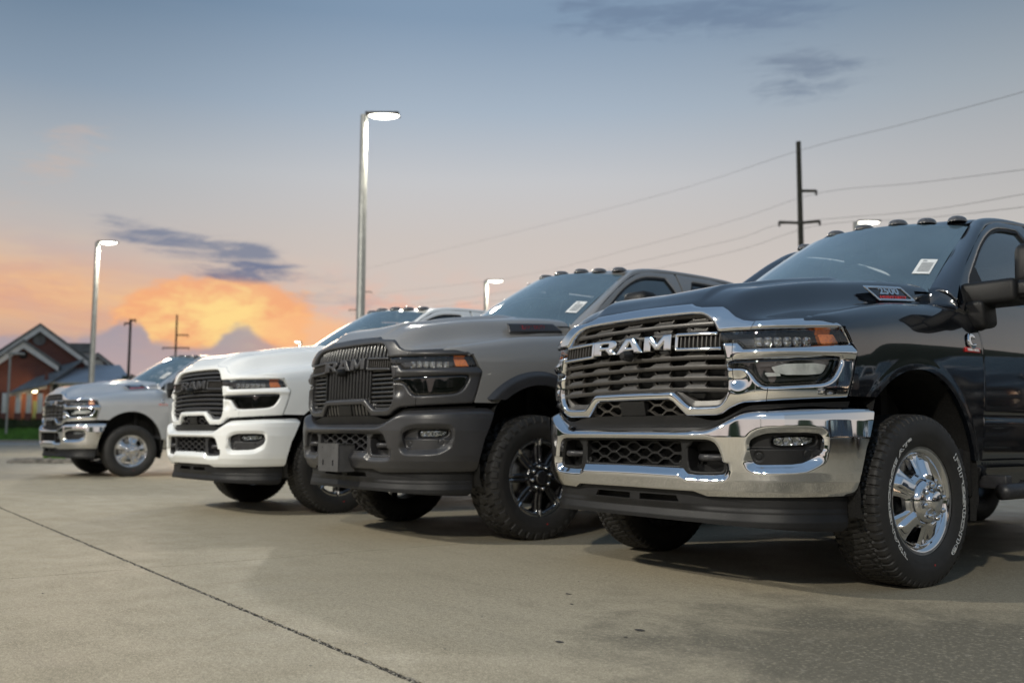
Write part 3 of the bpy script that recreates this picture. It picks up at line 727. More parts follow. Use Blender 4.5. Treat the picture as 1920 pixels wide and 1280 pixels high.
def door_off(poly, win):
    def o(y, z): return -roll(np.maximum(0, -sdp(y, z, poly)), .008)-roll(np.maximum(0, sdp(y, z, win)), .010)*.8
    return o
for k, poly, win, y0, y1 in (('front_door', FD, WIN1, .50, 1.72), ('rear_door', RD, WIN2, 1.70, 2.75)):
    MC[k] = panel(k, AR(y0, y1, .011), AR(.59, 2.05, .011), lambda y, z, p=poly, w=win: np.maximum(sdp(y, z, p)+.003, -sdp(y, z, w)), side(door_off(poly, win)), .03)
    MC[k+'_glass'] = panel(k+'_glass', AR(y0, y1, .03), AR(1.46, 2.0, .02), lambda y, z, w=win: sdp(y, z, w)-.012, side(-.020), 0)
    MC[k+'_seal'] = panel(k+'_seal', AR(y0, y1, .008), AR(1.455, 2.01, .008), lambda y, z, w=win: np.maximum(sdp(y, z, w)-.004, -.014-sdp(y, z, w)), side(-.007), .014)
MC['sail'] = panel('sail', AR(.62, .83, .02), AR(1.46, 1.70, .02), lambda y, z: np.maximum(sdp(y, z, [(.62, 1.46), (.64, 1.56), (.80, 1.69), (.825, 1.47)]), sdp(y, z, WIN1)-.004), side(-.004), .01)
MC['inner_side'] = panel('inner_side', AR(.50, 2.86, .04), AR(.60, 1.47, .03), lambda y, z: np.maximum(sbox(y, z, .5, 2.80, .6, 1.46), -arch_d(y, z)-.02), side(-.05), 0)
# pillars and roof rail: ruled strip between windshield/roof edge and the door seam
WE = [(.790, .47, 1.515), (.765, .60, 1.610), (.727, .80, 1.748), (.690, 1.00, 1.885), (.662, 1.15, 1.982), (.640, 1.30, 2.045), (.630, 1.60, 2.066), (.630, 2.20, 2.064), (.640, 2.60, 2.030), (.665, 2.80, 1.93)]
DE = [(.44, 1.425), (.555, 1.548), (.72, 1.688), (.90, 1.814), (1.06, 1.914), (1.24, 1.990), (1.60, 2.038), (2.20, 2.036), (2.56, 1.988), (2.738, 1.80)]
we = crom(WE, 10); de = crom([(Xs(z)+.001, y, z) for y, z in DE], 10)
de[0] = (.93, .50, 1.41)
K = np.linspace(0, 1, 9); PP = np.zeros((len(we), 9, 3))
for i in range(len(we)):
    c = np.array([1.0, -.25, .75]); c /= np.linalg.norm(c)
    for j, k in enumerate(K): PP[i, j] = we[i]*(1-k)+de[i]*k+c*math.sin(k*math.pi)**.8*.026
MC['pillar'] = gridmesh('pillar', PP, flip=True)
_l1 = crom([(.788, .456, 1.528), (.797, .456, 1.475), (.803, .457, 1.434), (.845, .462, 1.434), (.900, .475, 1.412), (.932, .485, 1.398)], 8)
_l1 = _l1[np.round(np.linspace(0, len(_l1)-1, 9)).astype(int)]
MC['cowl_corner'] = gridmesh('cowl_corner', [_l1*(1-t)+PP[0]*t for t in np.linspace(0, 1, 5)], flip=True)
_q = [(y, z) for y, z in DE if y > 2.5]+[(2.745, 1.45), (2.735, 1.05), (2.61, .80)]
_qq = crom(_q, 8); PQ = np.stack([np.stack([Xs(_qq[:, 1]), _qq[:, 0]+.004, _qq[:, 1]], 1), np.stack([Xs(_qq[:, 1])-.012, np.maximum(_qq[:, 0]+.06, 2.84-.16*np.clip((_qq[:, 1]-1.45)/.6, 0, 1)), _qq[:, 1]], 1), np.stack([Xs(_qq[:, 1])-.10, np.maximum(_qq[:, 0]+.08, 2.86-.16*np.clip((_qq[:, 1]-1.45)/.6, 0, 1)), _qq[:, 1]], 1)], 1)
MC['rear_pillar'] = gridmesh('rear_pillar', PQ, flip=False)
def ws_map(ex=0.):
    def f(s, t):
        a = np.abs(s)
        xb, yb, zb = .790, .215+.255*a**2.2, 1.548-.033*a**2
        xt, yt, zt = .650, .955+.235*a**2.2, 2.036-.052*a**2.2
        x = s*(xb+(xt-xb)*t); y = yb+(yt-yb)*t; z = zb+(zt-zb)*t+.022*np.sin(t*math.pi)
        return x, y-ex*.55, z+ex*.83
    return f
MC['windshield'] = panel('windshield', np.linspace(-1, 1, 41), np.linspace(-.04, 1, 25), lambda s, t: 0*s-1, ws_map(.0), 0)
_wb = lambda s, t: np.minimum(np.minimum((1-np.abs(s))*.72, (1-t)*.83), (t+.0)*.83)
MC['ws_band'] = panel('windshield_band', np.linspace(-1, 1, 121), np.linspace(0, 1, 91), lambda s, t: np.minimum(_wb(s, t)-.038, sdp(s*.7, t*.85, chaikin([(-.15, .86), (-.10, .66), (-.05, .63), (.05, .63), (.10, .66), (.15, .86)], 1))), ws_map(-.006), 0)
def roof_map(s, y):
    a = np.abs(s); yf = .955+.235*a**2.2
    x = s*np.interp(y, [.9, 1.25, 1.6, 2.8], [.655, .642, .632, .640])
    zc = np.interp(y, *crom([(.90, 2.018), (1.0, 2.045), (1.15, 2.068), (1.5, 2.088), (2.2, 2.086), (2.65, 2.050), (2.82, 1.985)], 8).T)
    ed = np.interp(y, we[:, 1], we[:, 2])
    z = zc+(np.minimum(ed, zc)-zc)*a**2.6
    return x, y+0*s, z
MC['roof'] = panel('roof', np.linspace(-1, 1, 61), AR(.94, 2.80, .02), lambda s, y: (.955+.235*np.abs(s)**2.2)+.004-y, roof_map, .02)
MC['cab_back'] = panel('cab_back', np.linspace(-1, 1, 41), AR(.95, 2.02, .02), lambda s, z: np.maximum(0*s-1, -sbox(s, z, -.62, .62, 1.49, 1.86, .05)), lambda s, z: (s*(Xs(z)-.07), 2.86-.10*np.clip((z-1.4)/.6, 0, 1), z+0*s), .02, flip=False)
MC['cab_back'].flip_normals()
MC['rear_window'] = panel('rear_window', np.linspace(-.66, .66, 15), AR(1.47, 1.88, .04), lambda s, z: 0*s-1, lambda s, z: (s*(Xs(z)-.07), 2.845-.10*np.clip((z-1.4)/.6, 0, 1), z+0*s), 0)
MC['cowl'] = gridmesh('cowl', [[(s*.80, y0-.06+.26*abs(s)**2.2, 1.565-.04*s*s-.03*k) for k in (1, 0, .3)] if 0 else [(s*.80, .10+.25*abs(s)**2+.12*k, 1.545-.05*s*s+.006*k) for k in (0, 1, 2)] for y0 in (0,) for s in np.linspace(-1, 1, 31)])
MC['floor'] = box('cab_floor', -.93, .93, .45, 2.84, .60, .66)
MC['firewall'] = box('firewall', -.70, .70, .12, .18, .62, 1.36)
# interior
def rbox(x0, x1, y0, y1, z0, z1, b=.04): return box('b', x0, x1, y0, y1, z0, z1, b, 3)
def tilt(me, a, py, pz): return xform(me, Matrix.Translation((0, py, pz)) @ Matrix.Rotation(a, 4, 'X') @ Matrix.Translation((0, -py, -pz)))
MC['dash'] = merge('dash', [rbox(-.80, .80, .36, .72, 1.18, 1.46, .07), rbox(-.80, .80, .18, .50, 1.15, 1.40, .05), rbox(.18, .62, .55, .75, 1.36, 1.50, .05), rbox(-.16, .16, .62, .76, .95, 1.43, .03)])
_st = lathe('st', [(.014*math.cos(q), .195+.014*math.sin(q)) for q in np.linspace(0, 2*math.pi, 9)], 36, 'y')
MC['steering_wheel'] = xform(merge('steering_wheel', [_st, rbox(-.19, .19, -.015, .015, -.02, .02, .008), rbox(-.07, .07, -.03, .02, -.07, .05, .02)]), Matrix.Translation((.40, .86, 1.30)) @ Matrix.Rotation(rad(-25), 4, 'X'))
MC['seat'] = merge('seat', [rbox(-.26, .26, 1.05, 1.55, .88, 1.04, .06), tilt(rbox(-.25, .25, 1.48, 1.62, .98, 1.60, .06), rad(-12), 1.55, 1.0)])
MC['headrest'] = tilt(rbox(-.13, .13, 1.50, 1.60, 1.66, 1.83, .045), rad(-12), 1.55, 1.0)
MC['headrest_posts'] = merge('hp', [tube('t', [(x, 1.66, 1.58), (x, 1.69, 1.70)], .007, 6) for x in (-.06, .06)])
MC['bench'] = merge('bench', [rbox(-.72, .72, 2.15, 2.60, .88, 1.04, .05), tilt(rbox(-.72, .72, 2.58, 2.72, .98, 1.52, .05), rad(-8), 2.6, 1.0)])
MC['mirror_in'] = merge('mirror_in', [rbox(-.12, .12, 1.02, 1.05, 1.83, 1.90, .012), rbox(-.05, .05, .92, 1.02, 1.88, 1.99, .015)])
# tow mirror
MC['mirror_arm'] = merge('mirror_arm', [rbox(.90, 1.20, .56, .78, 1.415, 1.545, .03), tilt(rbox(.93, 1.04, .55, .70, 1.29, 1.45, .03), rad(8), .6, 1.4), rbox(1.06, 1.34, .60, .76, 1.43, 1.535, .03)])
MC['mirror_head'] = merge('mirror_head', [tilt(rbox(1.15, 1.38, .63, .80, 1.50, 1.735, .05), rad(-4), .7, 1.5)])
MC['mirror_glass'] = box('mirror_glass', 1.17, 1.36, .795, .803, 1.53, 1.71, .0)
MC['mirror_cap'] = rbox(1.115, 1.34, .592, .64, 1.452, 1.520, .012)
# handles, step, sill
MC['handle'] = merge('door_handle', [rbox(1.0, 1.045, 1.47, 1.68, 1.17, 1.215, .018)])
MC['step'] = merge('step', [tube('t', [(1.03, .66, .435), (1.05, .70, .437), (1.055, 1.2, .440), (1.055, 2.45, .445), (1.03, 2.52, .445)], .042, 14), rbox(1.015, 1.095, .88, 1.30, .468, .486, .008), rbox(1.015, 1.095, 1.85, 2.25, .468, .486, .008)])
MC['step_bracket'] = merge('step_bracket', [box('b', .70, 1.05, -.03, .03, .45, .52, .006)])
MC['step_tread'] = merge('step_tread', [box('b', 1.022, 1.088, y, y+.016, .484, .492, .002) for y0 in (.89, 1.86) for y in np.arange(y0, y0+.39, .03)])
MC['sill'] = panel('sill', AR(.54, 2.62, .05), AR(.455, .598, .02), lambda y, z: 0*y-1, side(lambda y, z: -.012-.35*np.clip(.56-z, 0, 1)-.02*(z < .55)), .02)
# wheel house
def liner(yc, r, x0, x1, a0, a1):
    q = np.linspace(a0, a1, 40); P = np.array([[(x, yc+r*math.cos(a)*(.93), .5+r*math.sin(a)) for x in np.linspace(x0, x1, 8)] for a in q])
    P += np.random.RandomState(3).normal(0, .003, P.shape)
    g = gridmesh('liner', P, flip=True)
    return merge('wheel_liner', [g])
MC['liner'] = liner(0.0, .555, .62, .992, rad(-22), rad(196))
MC['liner_wall'] = box('lw', .60, .63, -.60, .60, .42, 1.10)
MC['mud_flap'] = xform(panel('mud_flap', AR(.60, .97, .02), AR(.38, .80, .02), lambda x, z: sbox(x, z, .62, .965, .40, .78, .03), lambda x, z: (x, .505+.02*np.sin(z*9)+0*x, z+0*x), .012), lambda x, y, z: (x, y, z))
# bed
BED = [(2.92, .60), (2.92, 1.42), (5.02, 1.42), (5.06, 1.30), (5.04, .80), (4.98, .62)]
def arch_r(y, z): return np.hypot((y-3.797)*1.03, np.where(z > .5, z-.5, (z-.5)*.25))-.545
MC['bed_side'] = panel('bed_side', AR(2.91, 5.07, .02), AR(.59, 1.43, .018), lambda y, z: np.maximum(sdp(y, z, BED), -arch_r(y, z)), side(lambda y, z: .004+.020*np.exp(-(np.maximum(arch_r(y, z), 0)/.06)**2)*(z < 1.2)), .04)
MC['bed_inner'] = merge('bed_inner', [box('b', -.90, .90, 2.92, 5.02, .86, .90), box('b', -.95, -.89, 2.92, 5.02, .86, 1.41, .01), box('b', .89, .95, 2.92, 5.02, .86, 1.41, .01), box('b', -.95, .95, 2.90, 2.94, .70, 1.41, .01)])
MC['bed_rail'] = box('bed_rail', .885, .975, 2.915, 5.03, 1.412, 1.432, .008)
MC['tailgate'] = box('tailgate', -.80, .80, 5.00, 5.06, .84, 1.42, .02)
MC['tail_lamp'] = box('tail_lamp', .805, .962, 4.96, 5.07, .92, 1.36, .025)
MC['rear_bumper'] = merge('rear_bumper', [box('b', -1.0, 1.0, 5.06, 5.22, .55, .75, .03), box('b', -.35, .35, 5.10, 5.25, .66, .76, .02)])
# chassis, axles
MC['chassis'] = merge('chassis', [box('b', s*.42-.05, s*.42+.05, -.80, 5.0, .50, .66, .01) for s in (-1, 1)]+[box('b', -.45, .45, y-.05, y+.05, .52, .62) for y in (-.6, .5, 1.6, 2.8, 4.5)]+[box('b', -.40, .40, 1.0, 2.6, .48, .60, .03), box('b', -.55, .55, -.62, .4, .72, 1.20, .05), box('b', -.62, .62, -.86, -.80, .45, 1.30)])
MC['axle'] = merge('axle', [tube('t', [(-.80, 0, .42), (.80, 0, .42)], .05, 12), xform(lathe('l', [(-.16, .0), (-.13, .11), (0, .15), (.13, .11), (.16, .0)], 18, 'x'), lambda x, y, z: (x, y, z+.43))])
# roof lamps, fin
MC['roof_lamp'] = xform(lathe('roof_lamp', [(.0, .066), (.010, .065), (.024, .056), (.033, .040), (.038, .0)], 20, 'z'), lambda x, y, z: (x*.80, y*1.1, z))
_fs = np.linspace(0, 1, 14); _ft = np.linspace(-1, 1, 9)
MC['fin'] = gridmesh('fin', [[(.030*t*(1-.75*abs(k))*(1), .24*(s-.5)*1.0+.0, .0) for t in _ft] for k in (0,) for s in _fs]) if 0 else gridmesh('fin', [[(.036*math.cos(q)*max(.02, math.sin(math.pi*min(1, .08+.92*s)))**.6*(1-h*.75), (s-.5)*.25+.05*h, h*.088*max(.0, math.sin(math.pi*(.04+.92*s)**1.5))**.8) for (q, h) in [(0, 0), (0, .5), (0, .85), (math.pi/2, 1.0), (math.pi, .85), (math.pi, .5), (math.pi, 0)]] for s in _fs])
MC['fin'].flip_normals()
# badges
def hood_side(me, yc, zc, sc=1.0, ex=.004):
    # lays flat lettering (x right, y up) on the vertical flank of the hood; lettering runs along +y
    def f(x, y, z):
        Y = yc+x*sc; Z = zc+y*sc+.065*x*sc
        return (np.interp(Z, [1.40, 1.45, 1.50, 1.56], [.806, .788, .766, .725])+np.interp(Y, [-.4, .0, .45], [-.055, -.018, .004])+.012+z+ex, Y, Z)
    return xform(me, f)
_pf = lambda a, b: sdp(a, b, [(-.195, .036), (.115, .036), (.195, -.036), (-.115, -.036)])
MC['badge_frame'] = hood_side(panel('badge_frame', AR(-.21, .21, .004), AR(-.045, .045, .003), lambda a, b: np.abs(_pf(a, b)+.002)-.0075, lambda a, b: (a, b, .006-roll(np.maximum(0, .0075-np.abs(_pf(a, b)+.002)), .004)), .012), .10, 1.462)
MC['badge_back'] = hood_side(panel('badge_back', AR(-.2, .2, .01), AR(-.04, .04, .006), lambda a, b: _pf(a, b), lambda a, b: (a, b, 0*a-.001), .004), .10, 1.462)
MC['badge_text'] = hood_side(xform(text_mesh('2500', .050, .003, 0, space=1.02, bold=.0016), lambda x, y, z: (x*1.7, y, z)), .092, 1.474, 1.0, .006)
MC['badge_sub'] = hood_side(xform(text_mesh('HEAVY DUTY', .024, .002, 0, bold=.0009, space=1.05), lambda x, y, z: (x*1.5, y, z)), .118, 1.441, 1.0, .005)
def on_side(me, yc, zc, ex=.0):
    return xform(me, lambda x, y, z: (np.interp(zc+y, [1.1, 1.2, 1.25, 1.35], [1.0, .999, .991, .965])+.004+z+ex, yc+x, zc+y))
def cring(a, b):
    r = np.hypot(a/1.0, b/1.18)
    d = np.maximum(r-.038, .0135-r); d = np.where(r < .012, .0135-r, d)
    return np.maximum(d, -sbox(a, b, .004, .08, -.013, .012))
MC['engine_badge'] = on_side(panel('engine_badge', AR(-.045, .045, .0022), AR(-.05, .05, .0022), cring, lambda a, b: (a, b, .010-roll(np.maximum(0, -cring(a, b)), .006)), .012), .488, 1.222)
MC['engine_plate'] = on_side(box('engine_plate', -.070, .070, -.0125, .0125, -.004, .006, .002), .490, 1.174)
MC['engine_text'] = on_side(text_mesh('TURBO DIESEL', .0185, .001, 0, bold=.0006), .490, 1.174, .0065)
def ws_sheet(x0, x1, t0, t1, ex):
    return panel('sheet', np.linspace(x0, x1, 6), np.linspace(t0, t1, 6), lambda s, t: 0*s-1, ws_map(ex), 0)
MC['sticker'] = ws_sheet(.855, .955, .19, .385, .004)
MC['sheet_lines'] = merge('sheet_lines', [ws_sheet(.875, .945, t, t+.0075, .0055) for t in np.arange(.215, .335, .0125)]+[ws_sheet(.875, .90, .350, .368, .0055)])
MC['wiper'] = merge('wiper', [tube('t', [tuple(float(q) for q in ws_map(.012)(np.array(a+k), np.array(-.02+.02*k))) for k in (0., .35, .7)], .008, 6) for a in (-.80, .05)])
# ---------------------------------------------------------------- wheels
def tyre_mesh(kind):
    prof = crom([(-.118, .262), (-.128, .280), (-.140, .320), (-.1415, .345), (-.137, .376), (-.128, .399), (-.120, .4115), (-.105, .4175), (-.06, .4200), (0, .4205), (.06, .4200), (.105, .4175), (.120, .4115), (.128, .399), (.137, .376), (.1415, .345), (.140, .320), (.128, .280), (.118, .262)], 5)
    nt = 540; q = np.arange(nt)/nt*2*math.pi; X, R = prof[:, 0], prof[:, 1]
    A, XX = np.meshgrid(q, X, indexing='ij'); RR = np.broadcast_to(R, A.shape)
    dep = np.zeros_like(A); tread = (np.abs(XX) < .121) & (RR > .404)
    if kind == 'at':
        for g, w in ((.050, .008), (-.050, .008), (.0, .005)):
            gx = g+.010*np.sign(np.sin(A*30+g*50)); dep = np.maximum(dep, .011*(np.abs(XX-gx) < w))
        ph = (A*36/(2*math.pi)+XX*6*np.sign(XX)) % 1.0
        dep = np.maximum(dep, .011*(ph < .20)*(np.abs(XX) > .05)); ph2 = (A*36/(2*math.pi)+.5+np.abs(XX)*5) % 1.0
        dep = np.maximum(dep, .010*(ph2 < .16)*(np.abs(XX) <= .05))
        sh = (RR < .4125) & (RR > .365) & (np.abs(XX) > .115); ph3 = (A*36/(2*math.pi)+.72) % 1.0
        R2 = RR-dep*tread; off = np.where(sh, np.where(ph3 < .62, .006, -.003)*sstep(RR, .365, .378), 0)
    else:
        for g, w in ((.034, .0045), (-.034, .0045), (.078, .0045), (-.078, .0045)):
            gx = g+.0035*np.sign(np.sin(A*64)); dep = np.maximum(dep, .009*(np.abs(XX-gx) < w))
        ph = (A*90/(2*math.pi)+XX*9) % 1.0; dep = np.maximum(dep, .0065*(ph < .2)*(np.abs(XX) < .076))
        ph = (A*60/(2*math.pi)) % 1.0; dep = np.maximum(dep, .009*(ph < .26)*(np.abs(XX) > .086))
        sh = (RR < .4125) & (RR > .388) & (np.abs(XX) > .12)
        R2 = RR-dep*tread; off = np.where(sh, np.where(ph < .26, -.004, .0015), 0)
        off = off+np.where((RR > .372) & (RR < .376), .002, 0)+np.where((RR > .292) & (RR < .297), .0015, 0)
    X2 = XX+np.sign(XX)*off
    flat = np.sin(A) < -.2
    Z = R2*np.sin(A); Z = np.maximum(Z, -.4145)
    P = np.stack([X2, R2*np.cos(A), Z], -1)
    me = gridmesh('tyre', P, wrapu=True, flip=True)
    me.set_sharp_from_angle(angle=rad(34))
    return me
RO = .417
MC['tyre_at'] = tyre_mesh('at'); MC['tyre_ht'] = tyre_mesh('ht')
def polar(name, r0, r1, sdf, a, n=180, nr=40, skirt=.02):
    return panel(name, np.linspace(0, 2*math.pi, n*2+1), np.linspace(r0, r1, nr), sdf, lambda t, r: (a(t, r), r*np.cos(t), r*np.sin(t)), skirt, flip=True)
def near(t, n, ph): return (np.mod(t-ph+math.pi/n, 2*math.pi/n)-math.pi/n)
def spoke5(t, r):
    d = near(t, 5, rad(78)); return np.abs(d)*r
def win5(t, r):
    d = near(t, 5, rad(114))*r
    return np.maximum.reduce([np.abs(d)-np.interp(r, [.11, .15, .20], [.016, .037, .052]), r-.209, .132-r])
def face5(t, r):
    sp = 1-sstep(spoke5(t, r), .019, .036)
    dish = np.interp(r, [.05, .10, .16, .205, .222, .232, .246, .262], [.034, .024, -.004, -.022, -.026, -.006, .004, .006])
    w = np.maximum(0, win5(t, r))
    return .108+dish+sp*.026*sstep(r, .09, .13)*(1-sstep(r, .195, .222))-.012*(1-sstep(w, 0, .014))
MC['rim5'] = polar('rim', .04, .262, lambda t, r: -win5(t, r), face5, 150, 46, .03)
MC['barrel'] = lathe('rim_barrel', [(.115, .262), (.112, .248), (.09, .238), (-.09, .236), (-.118, .262)], 72)
MC['brake'] = merge('brake', [lathe('b', [(-.02, .0), (.03, .06), (.03, .175), (.012, .18), (.0, .175), (-.02, .06)], 40), box('b', .0, .05, -.09, .09, .12, .20, .02)])
MC['cap5'] = lathe('centre_cap', [(.125, .112), (.140, .110), (.158, .100), (.166, .088), (.168, .060), (.176, .052), (.192, .048), (.197, .040), (.198, .0)], 48)
def lugs(a, r, rr=.0135): return merge('lug_nuts', [xform(lathe('l', [(a, rr), (a+.018, rr), (a+.026, rr*.7), (a+.028, 0)], 10), lambda x, y, z, q=q: (x, y+r*math.cos(q), z+r*math.sin(q))) for q in np.arange(8)*math.pi/4+.2])
MC['lugs5'] = lugs(.162, .082)
_cl = [sbox]; _ce = []
def capflat(t, r): return np.abs(near(t, 8, .2))*r-.017
MC['capflats'] = polar('cap_flats', .065, .101, lambda t, r: np.abs(np.maximum(capflat(t, r), np.abs(r-.083)-.018)+.002)-.002, lambda t, r: .171-np.clip(r-.088, 0, 1)*.6, 130, 16, .01)
def win8(t, r):
    d = near(t, 8, rad(22.5))*r
    return np.maximum.reduce([np.abs(d)-np.interp(r, [.09, .15, .22], [.010, .028, .058]), r-.228, .105-r])
def groove8(t, r): return np.abs(near(t, 8, 0))*r
def face8(t, r):
    dish = np.interp(r, [.05, .09, .15, .21, .235, .25, .262], [.014, .012, .004, .000, .004, .006, .004])
    return .108+dish-.012*(1-sstep(groove8(t, r), .004, .009))*sstep(r, .10, .12)-.010*(1-sstep(np.maximum(0, win8(t, r)), 0, .008))
MC['rim8'] = polar('rim', .04, .250, lambda t, r: -win8(t, r), face8, 150, 42, .035)
MC['lip8'] = polar('rim_lip', .205, .264, lambda t, r: np.maximum(-win8(t, r)+.004, np.interp(np.abs(near(t, 8, rad(22.5))*r), [0, .035, .055, .062, .1], [.238, .238, .224, .212, .226])-r), lambda t, r: face8(t, r)+.003, 170, 16, .006)
MC['cap8'] = lathe('centre_cap', [(.118, .052), (.140, .050), (.148, .042), (.150, .0)], 32)
MC['lugs8'] = lugs(.118, .076)
def tyre_text(s, size, mid, r, arc):
    me = text_mesh(s, size, outline=.0010, bold=.0009)
    xs = np.array([v.co.x for v in me.vertices]); k = arc/(xs.max()-xs.min()); c = (xs.max()+xs.min())/2
    def f(x, y, z):   # lettering stands on the sidewall, feet towards the hub, read clockwise
        a = mid-(x-c)*k/r; R = r+y; ax = np.interp(R, [.28, .30, .32, .345, .376, .399], [.1285, .135, .1405, .142, .1375, .1285])
        return ax+z*.5+.0010, R*np.cos(a), R*np.sin(a)
    return xform(me, f)
MC['sidewall_text'] = merge('sidewall_lettering', [tyre_text('Firestone', .048, rad(-7), .338, .55), tyre_text('TRANSFORCE AT²', .031, rad(173), .316, .68)])
MC['tyre_dot'] = xform(lathe('d', [(0, .006), (.001, 0)], 10), lambda x, y, z: (x+.1395, y+.05, z-.31))
# gray truck's own parts: upright-bar grille, flares, plate bracket, hood scoop badge
MC['vbars'] = [panel('upright_bar', AR(c-.0145, c+.0145, .0025), AR(.90, 1.335, .008), lambda U, Z, c=c: np.maximum.reduce([np.abs(U-c)-.0125, GIN(U, Z)-.012, (1.222-Z) if abs(c) > .31 else 0*U-1]), fmap(lambda U, Z, c=c: -.024-roll(np.maximum(0, .0125-np.abs(U-c)), .0125)), .035) for c in np.arange(-11, 12)*.046]
def hbars(U, Z):
    A = np.abs(U); k = (Z-.92)/.0300; d = np.abs(k-np.round(k))*.0300-.0070
    return np.maximum.reduce([d, .335-A, Z-1.135, GIN(U, Z)-.012])
MC['hbars'] = panel('side_bars', AR(-.62, .62, .006), AR(.86, 1.14, .0025), hbars, fmap(lambda U, Z: -.030-.3*np.abs(((Z-.92)/.03+.5) % 1-.5)*.03), .02)
MC['vframe'] = panel('grille_post', AR(-.40, .40, .003), AR(.88, 1.13, .008), lambda U, Z: np.maximum.reduce([np.abs(np.abs(U)-.326)-.009, Z-1.135, GIN(U, Z)-.012]), fmap(-.024), .03)
MC['vlow'] = panel('lower_bars', AR(-.37, .37, .0025), AR(.815, .91, .006), lambda U, Z: np.maximum(np.abs(U/.046-np.round(U/.046))*.046-.0125, sdp(U, Z, LOWP)), fmap(-.022), .03)
MC['wbars'] = [panel('grille_bar', AR(-.63, .63, .01), AR(z-.016, z+.016, .003), lambda U, Z, z=z: np.maximum(np.abs(Z-z+.012*(U/.6)**2-.004)-.012, GIN(U, Z)-.012), fmap(lambda U, Z, z=z: -.026-roll(np.maximum(0, .012-np.abs(Z-z+.012*(U/.6)**2-.004)), .009)), .025) for z in (1.286, 1.246, 1.206, 1.166, 1.126, 1.086, 1.046, 1.006, .966, .926)]
def flare_map(s, y):
    x, y, z = fen_map(s, y); return x+.030*(1-sstep(arch_d(y, z), .055, .085)), y, z
MC['flare'] = panel('fender_flare', np.concatenate([np.linspace(8.2, 9, 12), np.linspace(9, 12, 70)[1:]]), AR(-.56, .60, .008), lambda s, y: (lambda q: np.maximum.reduce([arch_d(q[1], q[2])-.085, -arch_d(q[1], q[2])-.012, .93-q[2]-.5*(q[1] > .1), .62-q[2]]))(fen_map(s, y)), lambda s, y: flare_map(s, y), .04)
MC['plate_bracket'] = merge('plate_bracket', [panel('pb', AR(-.155, .155, .004), AR(.43, .635, .004), lambda U, Z: np.maximum.reduce([sbox(U, Z, -.15, .15, .435, .63, .012), -sbox(U, Z, -.085, -.062, .475, .515, .003), -sbox(U, Z, .062, .085, .475, .515, .003), .005-np.hypot(np.abs(U)-.085, Z-.600), .004-np.hypot(U, Z-.54)]), lambda u, z: (u, 0*u-1.115, z), .012),
    box('b', -.150, -.142, -1.11, -.985, .435, .63), box('b', .142, .150, -1.11, -.985, .435, .63), box('b', -.15, .15, -1.11, -.985, .615, .628)])
_ps = lambda a, b: sdp(a, b, [(-.24, .034), (.18, .034), (.25, -.03), (-.24, -.036)])
MC['scoop_badge'] = hood_side(panel('scoop_badge', AR(-.26, .26, .006), AR(-.045, .045, .004), _ps, lambda a, b: (a, b, .016-roll(np.maximum(0, -_ps(a, b)), .012)), .02), .12, 1.468)
MC['scoop_text'] = hood_side(text_mesh('HEAVY DUTY', .040, .002, 0, bold=.0012), .09, 1.470, 1.0, .018)

